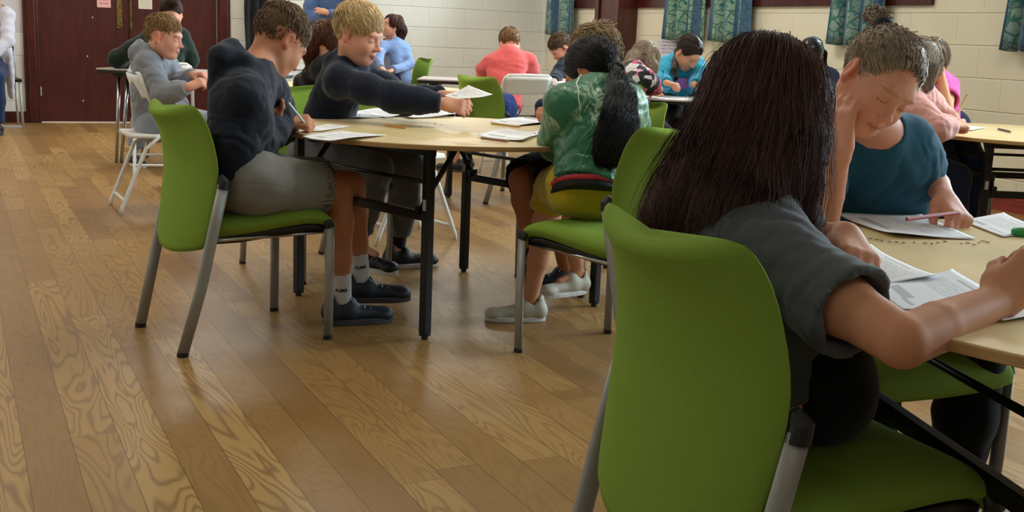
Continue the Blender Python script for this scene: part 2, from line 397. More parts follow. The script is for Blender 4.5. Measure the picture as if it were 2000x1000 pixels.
# notices on the door and walls
def mat_notice(name, base, ink, rows, cov=.45):
    m, nt, bb = new_mat(name); v = coords(nt, 'UV'); sx = N(nt, 'ShaderNodeSeparateXYZ'); L(nt, v, sx.inputs[0]); X, Y = sx.outputs[0], sx.outputs[1]
    r = mathn(nt, 'LESS_THAN', mathn(nt, 'FRACT', mathn(nt, 'MULTIPLY', Y, rows)), .4)
    cc = N(nt, 'ShaderNodeCombineXYZ'); L(nt, mathn(nt, 'MULTIPLY', X, 30), cc.inputs[0]); L(nt, mathn(nt, 'FLOOR', mathn(nt, 'MULTIPLY', Y, rows)), cc.inputs[1])
    wd = mathn(nt, 'GREATER_THAN', noisen(nt, cc.outputs[0], 1.3, 1), .45)
    def band(lo, hi, S): return mathn(nt, 'MULTIPLY', mathn(nt, 'GREATER_THAN', S, lo), mathn(nt, 'LESS_THAN', S, hi))
    k = mathn(nt, 'MULTIPLY', mathn(nt, 'MULTIPLY', r, wd), mathn(nt, 'MULTIPLY', band(.15, .85, X), band(cov, .93, Y)))
    L(nt, mixc(nt, mathn(nt, 'MULTIPLY', k, .7), lin(base), lin(ink)), bb.inputs['Base Color']); bb.inputs['Roughness'].default_value = .7
    MATS[name] = m
mat_notice('notice_white', 'c6c2c4', '565359', 16, .5); mat_notice('notice_cream', 'cfc9b4', '9a9484', 20, .05); mat_notice('notice_pink', 'd9a7a2', 'b03a36', 5, .1)
mat_notice('notice_purple', 'cfcbd6', '5b4a86', 7, .35)
def notice(px0, py0, px1, py1, mat, label, which, name='notice', off=.002):
    f = on_back if which == 'b' else on_right; g = u_of if which == 'b' else v_of
    p, q = f(px0, py1), f(px1, py0); a0, a1 = sorted((g(p), g(q))); z0_, z1_ = sorted((p[2], q[2]))
    m = MB(); sy = 1 if which == 'b' else -1
    flip = which == 'b'
    V = [(a0, sy*off, z0_), (a1, sy*off, z0_), (a1, sy*off, z1_), (a0, sy*off, z1_)]
    V += [(x, y+sy*.0012, z) for x, y, z in V]
    uv = [(1, 0), (0, 0), (0, 1), (1, 1)] if flip else [(0, 0), (1, 0), (1, 1), (0, 1)]
    m.add(V, [(0, 1, 2, 3), (7, 6, 5, 4), (0, 4, 5, 1), (1, 5, 6, 2), (2, 6, 7, 3), (3, 7, 4, 0)])
    o = m.build(name, mat, loc=(KX, KY, 0), rz=RZB if which == 'b' else RZR, uv=uv*2)
    return tag(o, label, 'notice')
notice(2, -62, 42, 58, 'notice_white', 'large white printed notice on the cream block wall left of the door', 'b', 'wall_notice')
notice(190, -18, 216, 14, 'notice_pink', 'small pink and red printed sign on the left leaf of the mahogany door', 'b', 'door_sign', -.0145)
notice(271, -22, 297, 17, 'notice_cream', 'cream notice fixed to the right leaf of the mahogany door', 'b', 'door_notice', -.0145)
notice(1283, 78, 1338, 122, 'notice_purple', 'white notice with purple print on the wall behind the girl in turquoise', 'r', 'wall_notice')
# windows
def mat_pane():
    m = bpy.data.materials.new('pane_glass'); m.use_nodes = True; nt = m.node_tree; nt.nodes.remove(nt.nodes['Principled BSDF'])
    t = nt.nodes.new('ShaderNodeBsdfTransparent'); t.inputs[0].default_value = (.93, .97, .96, 1); g = nt.nodes.new('ShaderNodeBsdfGlossy'); g.inputs['Roughness'].default_value = .02
    f = nt.nodes.new('ShaderNodeFresnel'); f.inputs[0].default_value = 1.45; x = nt.nodes.new('ShaderNodeMixShader')
    nt.links.new(f.outputs[0], x.inputs[0]); nt.links.new(t.outputs[0], x.inputs[1]); nt.links.new(g.outputs[0], x.inputs[2]); nt.links.new(x.outputs[0], nt.nodes['Material Output'].inputs[0]); MATS['pane_glass'] = m
mat_pane()
for i, (a_, c_) in enumerate(WINS):
    f = MB(); t = .07
    f.box((a_-.03, -.03, WIN_Z0-.05), (c_+.03, .1, WIN_Z0+.10)); f.box((a_-.03, -.015, WIN_Z0), (a_+t, .1, WIN_Z1)); f.box((c_-t, -.015, WIN_Z0), (c_+.03, .1, WIN_Z1)); f.box((a_-.03, -.015, WIN_Z1-.05), (c_+.03, .1, WIN_Z1+.05))
    f.box(((a_+c_)/2-.025, .02, WIN_Z0), ((a_+c_)/2+.025, .08, WIN_Z1))
    wo = wall_obj('window_%d' % (i+1), f, 'mahogany_trim', 'r', .004)
    g = MB(); g.box((a_+.03, .05, WIN_Z0+.05), (c_-.03, .054, WIN_Z1-.03)); g.build('window_pane', 'pane_glass', wo)
# timber post standing against the window wall
pv = [v_of(on_right(x, 100)) for x in (1196, 1243)]
b = MB(); b.box((pv[0]-.02, -.24, 0), (pv[1]-.02, 0, ROOM_H)); b.box((pv[0]+.03, -.262, 0), (pv[0]+.10, -.24, ROOM_H))
o = wall_obj('trim_3', b, 'post_wood', 'r', .006)
b = MB(); b.box((-.0, -.05, 0), (.05, 0, ROOM_H)); wall_obj('trim_4', b, 'cream_block', 'r', .004)
# curtains
def mat_curtain(name, base, green, off):
    m, nt, bb = new_mat(name); v = coords(nt, 'UV'); mp = mapping(nt, v, (1, 1, 1), (off, off*.7, 0))
    n1 = noisen(nt, mp, 7, 3, .6, .6); n2 = noisen(nt, mp, 26, 3, .7, 1.2)
    sx = N(nt, 'ShaderNodeSeparateXYZ'); L(nt, mp, sx.inputs[0])
    vo = N(nt, 'ShaderNodeTexVoronoi', feature='DISTANCE_TO_EDGE'); vo.inputs['Scale'].default_value = 9; L(nt, mapping(nt, mp, (1, 1.3, 1)), vo.inputs['Vector'])
    leafl = mathn(nt, 'LESS_THAN', vo.outputs[0], .06)
    band = mathn(nt, 'GREATER_THAN', mathn(nt, 'SINE', mathn(nt, 'MULTIPLY', sx.outputs[0], 21)), .1)
    col = mixc(nt, n1, lin(green), lin('a9b99a'))
    col = mixc(nt, mathn(nt, 'MULTIPLY', leafl, .8), col, lin('1f5a52'))
    col = mixc(nt, mathn(nt, 'GREATER_THAN', n2, .56), col, lin('2c6d68'))
    col = mixc(nt, mathn(nt, 'MULTIPLY', band, .85), col, mixc(nt, n2, lin(base), lin('35587a')))
    L(nt, col, bb.inputs['Base Color']); bb.inputs['Roughness'].default_value = .9
    bb.inputs['Sheen Weight'].default_value = .2; bump(nt, bb, n2, .1, .002); MATS[name] = m
mat_curtain('curtain_leaf', '1d3f63', '5f9080', .0); mat_curtain('curtain_blue', '1e3d62', '35617a', .37)
def curtain(px0, px1, pyb, folds, mat, label, ztop=2.45, swing=0):
    a0, a1 = sorted((v_of(on_right(px0, pyb)), v_of(on_right(px1, pyb)))); zb = on_right((px0+px1)/2, pyb)[2]
    n, r = 90, 14; V = []; uv = []; Fc = []
    for k in range(r+1):
        t = k/r; z = zb+(ztop-zb)*t
        for j in range(n+1):
            q = j/n; ph = q*folds*2*math.pi
            pinch = 1-.12*t
            x = a0+(a1-a0)*((q-.5)*pinch+.5)+swing*t+.01*math.sin(ph*2+1)
            y = -.09-.034*math.sin(ph)-.012*math.sin(ph*2.3+k*.3)
            V.append((x, y, z+.006*math.sin(ph+1) if k == 0 else z)); uv.append((q*(a1-a0)*1.7, z))
    for k in range(r):
        for j in range(n):
            a = k*(n+1)+j; Fc.append((a, a+1, a+n+2, a+n+1))
    m = MB(); m.add(V, Fc); o = m.build('curtain', mat, smooth=True, loc=(KX, KY, 0), rz=RZR, uv=uv)
    s = o.modifiers.new('s', 'SOLIDIFY'); s.thickness = .004; tag(o, label, 'curtain', 'curtains at the high windows')
curtain(1079, 1134, 69, 2.2, 'curtain_blue', 'dark teal curtain nearest the far corner of the room')
curtain(1308, 1386, 79, 3, 'curtain_leaf', 'leaf patterned green curtain above the girl in turquoise', swing=.03)
curtain(1398, 1477, 82, 2.6, 'curtain_leaf', 'leaf patterned green curtain with blue edge, right of the one above the turquoise girl')
curtain(1630, 1735, 89, 3, 'curtain_blue', 'blue and green curtain behind the ponytail of the girl in teal', swing=.03)
curtain(1970, 2060, 101, 2.4, 'curtain_blue', 'blue edged curtain cut by the right side of the photo', swing=.06)
r_ = MB(); r_.tube([(0.2, -.09, 2.47), (13.2, -.09, 2.47)], .012); o = r_.build('curtain_rail', 'white_metal', loc=(KX, KY, 0), rz=RZR); tag(o, 'white curtain rail along the window wall', 'curtain rail')
# black drape between door and table wall, white radiator
plain('black_cloth', '0c0d10', .9, sheen=.1)
def drape():
    a0, a1 = sorted((u_of(on_back(478, 60)), u_of(on_back(521, 60)))); n, r = 60, 10; V = []; Fc = []
    for k in range(r+1):
        t = k/r; z = .62+(2.2-.62)*t
        for j in range(n+1):
            q = j/n; V.append((a0+(a1-a0)*((q-.5)*(1.1-.28*t)+.5)+.02*t, .06+.02*math.sin(q*15)+.01*math.sin(q*31+k), z))
    for k in range(r):
        for j in range(n): a = k*(n+1)+j; Fc.append((a, a+1, a+n+2, a+n+1))
    m = MB(); m.add(V, Fc); o = m.build('hanging_coat', 'black_cloth', smooth=True, loc=(KX, KY, 0), rz=RZB); s = o.modifiers.new('s', 'SOLIDIFY'); s.thickness = .02
    tag(o, 'long black cloth hanging on the wall right of the mahogany door frame', 'drape')
    p = MB(); p.box((a0+.05, 0, 2.17), (a1-.05, .09, 2.22)); p.build('hanging_rail', 'black_metal', o)
drape()
ru = sorted((u_of(on_back(520, 140)), u_of(on_back(660, 140)))); rz1 = on_back(560, 131)[2]
rad = thing('radiator', 'long white radiator low on the back wall behind the auburn haired girl', 'radiator', (KX, KY, 0), RZB)
m = MB(); m.box((ru[0], .05, .12), (ru[1], .12, rz1-.02))
for i in range(int((ru[1]-ru[0])/.05)): m.box((ru[0]+.012+i*.05, .118, .15), (ru[0]+.035+i*.05, .128, rz1-.06))
m.build('panel', 'white_metal', rad, bevel=.004)
m = MB(); m.box((ru[0]-.01, .04, rz1-.02), (ru[1]+.01, .135, rz1)); m.build('top_grille', 'white_metal', rad, bevel=.004)
for x_ in (ru[0]+.06, ru[1]-.06): m = MB(); m.tube([(x_, .08, .0), (x_, .08, .14)], .009); m.build('pipe', 'white_metal', rad)
# ceiling fittings
def mat_emit(name, c, s):
    m = bpy.data.materials.new(name); m.use_nodes = True; nt = m.node_tree; nt.nodes.remove(nt.nodes['Principled BSDF'])
    e = nt.nodes.new('ShaderNodeEmission'); e.inputs[0].default_value = (*lin(c), 1); e.inputs[1].default_value = s
    nt.links.new(e.outputs[0], nt.nodes['Material Output'].inputs[0]); MATS[name] = m
mat_emit('lamp_diffuser', 'fff2dd', 1.5)
proto = None
for k, (u_, v_) in enumerate(LAMPS):
    p = RM(u_, v_, ROOM_H)
    if proto is None:
        proto = thing('ceiling_light', 'flat rectangular ceiling light panel', 'ceiling light', p, YAW, 'ceiling lights')
        m = MB(); m.box((-.31, -.61, -.05), (-.28, .61, 0)); m.box((.28, -.61, -.05), (.31, .61, 0)); m.box((-.28, -.61, -.05), (.28, -.58, 0)); m.box((-.28, .58, -.05), (.28, .61, 0)); m.build('housing', 'white_metal', proto)
        m = MB(); m.box((-.28, -.58, -.03), (.28, .58, -.005)); m.build('diffuser', 'lamp_diffuser', proto)
    else: dup(proto, p, YAW, 'flat rectangular ceiling light panel')
# ================================================================== furniture
def slab_loft(rows, m=26, dip=None):
    "closed slab: rows of (centre xyz, half width, thickness, wing) ; section runs across y"
    rings = []
    for (cx, cz, hw, th, wing, nx, nz, zoff) in rows:
        ring = []
        us = [-math.cos(math.pi*i/(m-1)) for i in range(m)]
        for side in (1, -1):
            for u in (us if side == 1 else us[::-1]):
                t = th/2*max(0., 1-abs(u)**7)**.5
                bx, bz = cx+wing*u*u, cz+zoff(u) if zoff else cz
                ring.append((bx+nx*t*side, hw*u, bz+nz*t*side))
        rings.append(ring)
    return rings
def green_chair(label):
    t = thing('green_chair', label, 'chair')
    # back shell
    P = [(.330, -.232, .182, .000), (.345, -.230, .202, .0), (.42, -.215, .213, .0), (.50, -.202, .225, 0), (.57, -.194, .231, 0), (.63, -.198, .228, 0), (.69, -.212, .218, 0), (.745, -.228, .207, .0), (.785, -.255, .194, 1), (.802, -.268, .186, 1)]
    rows = []
    for i, (z, x, hw, _) in enumerate(P):
        k = max(0, (z-.55)/.25); bt = max(0, (.42-z)/.07)
        rows.append((x, z, hw, .034 if 0 < i < len(P)-1 else .016, .045+.01*k, 1, 0, (lambda u, k=k, bt=bt: -.036*k*k*(1-abs(u)**2.2)-.022*bt*(1-u*u))))
    m = MB(); m.loft(slab_loft(rows)); o = m.build('backrest', 'green_wool', t, smooth=True)
    s = o.modifiers.new('s', 'SUBSURF'); s.levels = s.render_levels = 1
    # seat: lofted front to back, section across y
    S = [(-.170, .392, .19, .06), (-.12, .396, .206, .078), (-.02, .404, .217, .080), (.08, .415, .222, .072), (.16, .421, .224, .068), (.215, .417, .224, .062), (.245, .405, .223, .054), (.264, .382, .221, .042), (.270, .358, .216, .022)]
    rings = []
    for i, (x, z, hw, th) in enumerate(S):
        nx, nz = (0, 1) if i < 5 else ((.25, .97), (.6, .8), (.93, .37), (1, .05))[i-5]
        ring = []
        us = [-math.cos(math.pi*j/19) for j in range(20)]
        for side in (1, -1):
            for u in (us if side == 1 else us[::-1]):
                q = th/2*max(0., 1-abs(u)**6)**.5
                ring.append((x+nx*q*side, hw*u, z+nz*q*side+.006*u*u))
        rings.append(ring)
    m = MB(); m.loft(rings); o = m.build('seat', 'green_wool', t, smooth=True); s = o.modifiers.new('s', 'SUBSURF'); s.levels = s.render_levels = 1
    m = MB(); rings = []
    for x, z, hw in ((-.15, .362, .165), (-.05, .366, .19), (.08, .380, .2), (.18, .387, .205), (.235, .378, .205)):
        rings.append([(x, -hw, z), (x, -hw*.9, z-.018), (x, hw*.9, z-.018), (x, hw, z), (x, hw, z+.012), (x, -hw, z+.012)])
    m.loft(rings); m.build('seat_pan', 'black_plastic', t, bevel=.004)
    for s in (-1, 1):
        m = MB(); m.tube([(.243, s*.223, .392), (.243, s*.224, .2), (.240, s*.222, .012)], .017, 14, flat=((0, 1, 0), .62)); o = m.build('leg', 'grey_metal', t, smooth=True)
        m = MB(); m.tube([(.240, s*.222, .014), (.240, s*.222, 0)], .0175, 12, flat=((0, 1, 0), .65)); m.build('foot_cap', 'black_plastic', o)
        m = MB(); m.tube([(.243, s*.223, .388), (.24, s*.222, .402), (.232, s*.216, .412)], [.018, .017, .010], 12, flat=((0, 1, 0), .7)); m.build('leg_cap', 'black_plastic', o)
        m = MB(); m.tube([(-.132, s*.233, .548), (-.162, s*.233, .42), (-.208, s*.230, .22), (-.262, s*.210, .012)], .019, 14, flat=((0, 1, 0), .62)); o = m.build('leg', 'grey_metal', t, smooth=True)
        m = MB(); m.tube([(-.2615, s*.210, .014), (-.264, s*.210, 0)], .0195, 12, flat=((0, 1, 0), .65)); m.build('foot_cap', 'black_plastic', o)
        m = MB(); m.tube([(-.134, s*.233, .535), (-.130, s*.233, .560), (-.140, s*.228, .580)], [.020, .019, .008], 12, flat=((0, 1, 0), .75)); m.build('leg_cap', 'black_plastic', o)
        m = MB(); m.tube([(-.15, s*.215, .37), (.1, s*.17, .362), (.23, s*.205, .372)], .006, 8); m.build('seat_rail', 'chrome', t, smooth=True)
    return t
def round_table(label, loc, rz, R=.678, la=.434, lb=.397, H=.6837, th=.017):
    t = thing('round_table', label, 'table', loc, rz)
    n = 120; th_ = np.linspace(0, 2*np.pi, n, endpoint=False)
    def ring(r, z): return [(r*math.cos(a), r*math.sin(a), z) for a in th_]
    m = MB(); m.loft([ring(R-.002, H-.0015), ring(R-.003, H)]); m.build('tabletop', 'birch_top', t)
    m = MB(); m.loft([ring(R-.0015, H-th), ring(R, H-th+.0015), ring(R, H-.0035), ring(R-.001, H-.0015)]); m.build('table_edge', 'ply_edge', t, smooth=False)
    for i in (-1, 1):
        m = MB(); m.box((i*la-.014, -lb-.02, H-th-.028), (i*la+.014, lb+.02, H-th)); m.build('top_rail', 'black_metal', t)
        m = MB(); m.box((i*la-.011, -lb, .414), (i*la+.011, lb, .446)); m.build('cross_bar', 'black_metal', t, bevel=.002)
        m = MB(); m.tube([(i*(la-.03), -lb, .541), (i*(la-.03), lb, .541)], .0075, 8); m.build('stay_bar', 'black_metal', t, smooth=True)
        for j in (-1, 1):
            m = MB(); m.box((i*la-.016, j*lb-.016, .022), (i*la+.016, j*lb+.016, H-th-.02)); o = m.build('leg', 'black_metal', t, bevel=.003)
            m = MB(); m.cyl((i*la, j*lb), .012, 0, .014, 14); m.cyl((i*la, j*lb), .021, .014, .024, 14); m.build('leg_foot', 'black_plastic', o)
            m = MB(); m.box((i*la-.0175, j*lb-.008, .452), (i*la-.0160, j*lb+.008, .49)); m.build('leg_sticker', 'galv', o)
            jy = j*(lb-.035)
            m = MB(); m.tube([(i*la, jy, .455), (i*(la-.03), jy, .50), (i*(la-.15), jy, H-th-.01)], .012, 8, flat=((0, 1, 0), .45)); m.box((i*la-.02, jy-.012, .436), (i*la+.02, jy+.012, .466)); m.cyl((i*(la-.03), jy), .017, .49, .51, 10); m.build('folding_brace', 'black_metal', t)
    for j in (-1, 1):
        m = MB(); m.box((-la, j*.16-.012, H-th-.02), (la, j*.16+.012, H-th)); m.build('top_rail', 'black_metal', t)
    return t
def folding_chair(label):
    t = thing('folding_chair', label, 'chair')
    m = MB(); pts = []
    # main inverted U: front feet, up and back over the top
    prof = [(.235, 0), (.215, .06), (.06, .42), (-.01, .52), (-.08, .63), (-.115, .72)]
    L_ = [(x, .205, z) for x, z in prof]; top = [(-.12, .195, .748), (-.123, .17, .766), (-.123, 0, .77), (-.123, -.17, .766), (-.12, -.195, .748)]
    m.tube(L_+top+[(x, -.205, z) for x, z in prof[::-1]], .0115, 10); m.build('frame', 'white_metal', t, smooth=True)
    m = MB(); B_ = [(-.02, .185, .43), (-.10, .185, .36), (-.235, .185, .03), (-.24, .185, 0)]
    m.tube(B_, .011, 10); m.tube([(x, -y, z) for x, y, z in B_], .011, 10); m.tube([(-.215, .185, .07), (-.215, -.185, .07)], .009, 8); m.build('rear_frame', 'white_metal', t, smooth=True)
    m = MB(); m.tube([(.195, .205, .10), (.195, -.205, .10)], .009, 8); m.build('crossbar', 'white_metal', t, smooth=True)
    rings = []
    for x, z, hw in ((-.19, .432, .14), (-.17, .428, .18), (-.05, .425, .19), (.12, .43, .195), (.19, .432, .19), (.215, .425, .165)):
        rings.append([(x, -hw, z), (x, -hw+.01, z+.012), (x, 0, z+.006), (x, hw-.01, z+.012), (x, hw, z), (x, hw-.01, z-.012), (x, 0, z-.012), (x, -hw+.01, z-.012)])
    m = MB(); m.loft(rings); m.build('seat', 'white_plastic', t, smooth=True, bevel=.003)
    rings = []
    for k in range(9):
        u = -1+2*k/8; y = u*.192; bow = -.018*(1-u*u)
        rings.append([(-.085+bow, y, .625+.012*u*u), (-.092+bow, y, .65), (-.122+bow, y, .73), (-.127+bow, y, .758), (-.137+bow, y, .758), (-.132+bow, y, .73), (-.098+bow, y, .65), (-.091+bow, y, .622+.012*u*u)])
    m = MB(); m.loft(rings); m.build('backrest', 'white_plastic', t, smooth=True)
    return t
def long_table(label, c, rz, lx, ly, H=.70, top='pale_top', name='long_table', legs='chrome', bundle=False):
    t = thing(name, label, 'table', c, rz)
    m = MB(); m.box((-lx/2, -ly/2, H-.012), (lx/2, ly/2, H)); m.build('tabletop', top, t, bevel=.003)
    m = MB(); m.box((-lx/2+.004, -ly/2+.004, H-.034), (lx/2-.004, ly/2-.004, H-.012)); m.build('table_edge', 'black_plastic', t, bevel=.004)
    for i in (-1, 1):
        for j in (-1, 1):
            m = MB()
            if bundle: m.tube([(i*(lx/2-.13), j*(ly/2-.1), H-.03), (i*(lx/2-.10), j*(ly/2-.08), 0)], .013, 10); m.tube([(i*(lx/2-.2), j*(ly/2-.1), H-.03), (i*(lx/2-.14), j*(ly/2-.08), 0)], .013, 10)
            else: m.tube([(i*(lx/2-.1), j*(ly/2-.08), H-.03), (i*(lx/2-.1), j*(ly/2-.08), 0)], .014, 10)
            m.build('leg', legs, t, smooth=True)
        m = MB(); m.box((i*(lx/2-.13)-.03, -ly/2+.06, H-.06), (i*(lx/2-.13)+.03, ly/2-.06, H-.034)); m.build('leg_bracket', 'black_metal', t)
    return t
def yaw_of(d): return math.atan2(d[1], d[0])
T1 = (-.253, 4.387); T2 = (1.10, 1.83)
round_table('round folding table in the middle of the room with four children around it', (*T1, 0), .7644)
round_table('round folding table nearest the camera, cut by the right side of the photo', (*T2, 0), .15, la=.42, lb=.37)
T3 = (2.53, 5.55); round_table('round folding table at far right with the child in peach writing at it', (*T3, 0), math.pi/2)
T4 = (-1.0, 7.45); round_table('round folding table behind the blonde boy, where the auburn haired girl sits', (*T4, 0), .5)
chair0 = green_chair('green chair of the boy in the navy hoodie writing, left of the middle table')
chair0.location = (-.945, 3.79, 0); chair0.rotation_euler = (0, 0, math.radians(36))
CH = 'green upholstered chairs'
chair0['group'] = CH
def gch(x, y, deg, label): return dup(chair0, (x, y, 0), math.radians(deg), label, CH)
gch(-.87, 4.91, -46, 'green chair of the blonde boy reaching out with a paper')
gch(.355, 4.87, 216, 'green chair behind the girl in the green jacket, under the tousled haired boy')
gch(.36, 3.66, 133, 'green chair of the girl in the green satin jacket')
gch(.413, 1.675, 23.5, 'large green chair nearest the camera, under the long haired girl')
gch(.75, 2.43, -66, 'green chair of the girl in the teal shirt, seat showing under the nearest table')
gch(-.12, 7.41, 41, 'empty green chair with its back turned, in front of the boy in coral')
gch(*[float(q) for q in at(792, 200, 11.9)[:2]], 205, 'green chair by the back wall under the woman in the pale blue cardigan')
gch(1.62, 5.30, 6, 'green chair under the child in the peach sweater')
fc0 = folding_chair('white folding chair under the boy in the grey hoodie'); fc0['group'] = 'white folding chairs'
fc0.location = (-2.03, 6.40, 0); fc0.rotation_euler = (0, 0, math.radians(28))
def fch(x, y, deg, label): return dup(fc0, (x, y, 0), math.radians(deg), label, 'white folding chairs')
fch(*[float(q) for q in at(318, 225, 8.02)[:2]], 105, 'white folding chair under the child in dark green, behind the grey hoodie boy')
fch(*[float(q) for q in at(1012, 280, 8.62)[:2]], 118, 'white folding chair with its back to the camera under the boy in coral')
fch(-.60, 5.80, 215, 'empty white folding chair behind the middle table, mostly hidden by the blonde boy')
gch(-.93, 6.40, 118, 'green chair under the auburn haired girl')
gch(*[float(q) for q in at(1222, 200, 7.15)[:2]], 60, 'green chair under the girl in the floral top')
gch(*[float(q) for q in at(1328, 200, 8.35)[:2]], -110, 'green chair under the girl in the turquoise hoodie')
gch(*[float(q) for q in at(1130, 200, 10.0)[:2]], 200, 'green chair under the small boy in navy near the far corner')
gch(*[float(q) for q in at(1585, 200, 8.3)[:2]], 200, 'green chair under the black haired child behind the long haired girl')
gch(*[float(q) for q in at(1832, 200, 6.45)[:2]], -60, 'green chair under the child in the pink top')
def plain_chair(label, x, y, deg):
    t = thing('metal_chair', label, 'chair', (x, y, 0), math.radians(deg))
    m = MB(); m.box((-.2, -.2, .43), (.2, .2, .46)); m.build('seat', 'black_cloth', t, bevel=.01)
    m = MB(); m.box((-.22, -.18, .6), (-.19, .18, .84)); m.build('backrest', 'black_cloth', t, bevel=.01)
    for a in (-1, 1):
        for b in (-1, 1):
            m = MB(); m.tube([(a*.18, b*.18, .44), (a*.19, b*.19, 0)], .013, 10); m.build('leg', 'galv', t, smooth=True)
        m = MB(); m.tube([(-.18, a*.18, .44), (-.215, a*.18, .82)], .012, 10); m.build('back_post', 'galv', t, smooth=True)
    m = MB(); m.box((.17, -.19, .0), (.20, .19, .02)); m.build('floor_bar', 'galv', t)
    return t
p = atz(8, 248); plain_chair('metal framed chair under the person in white at the left edge', p[0]-.1, p[1]+.12, -60)
q1 = at(213, 133, 8.45); long_table('rectangular table with bundled chrome legs in front of the mahogany door', (q1[0]+.62, q1[1]+.12, 0), -.12, 1.3, .6, .70, 'pale_top', legs='chrome', bundle=True)
q2 = at(995, 158, 9.1); long_table('long grey table with black edge by the back wall where the boy in coral writes', (q2[0], q2[1], 0), .0, 1.42, .6, .70, 'pale_top')
q3 = at(1257, 182, 7.6); long_table('white rectangular table where the girl in turquoise writes', (q3[0]+.6, q3[1]+.22, 0), -.06, 1.25, .55, .68, 'paper_white')
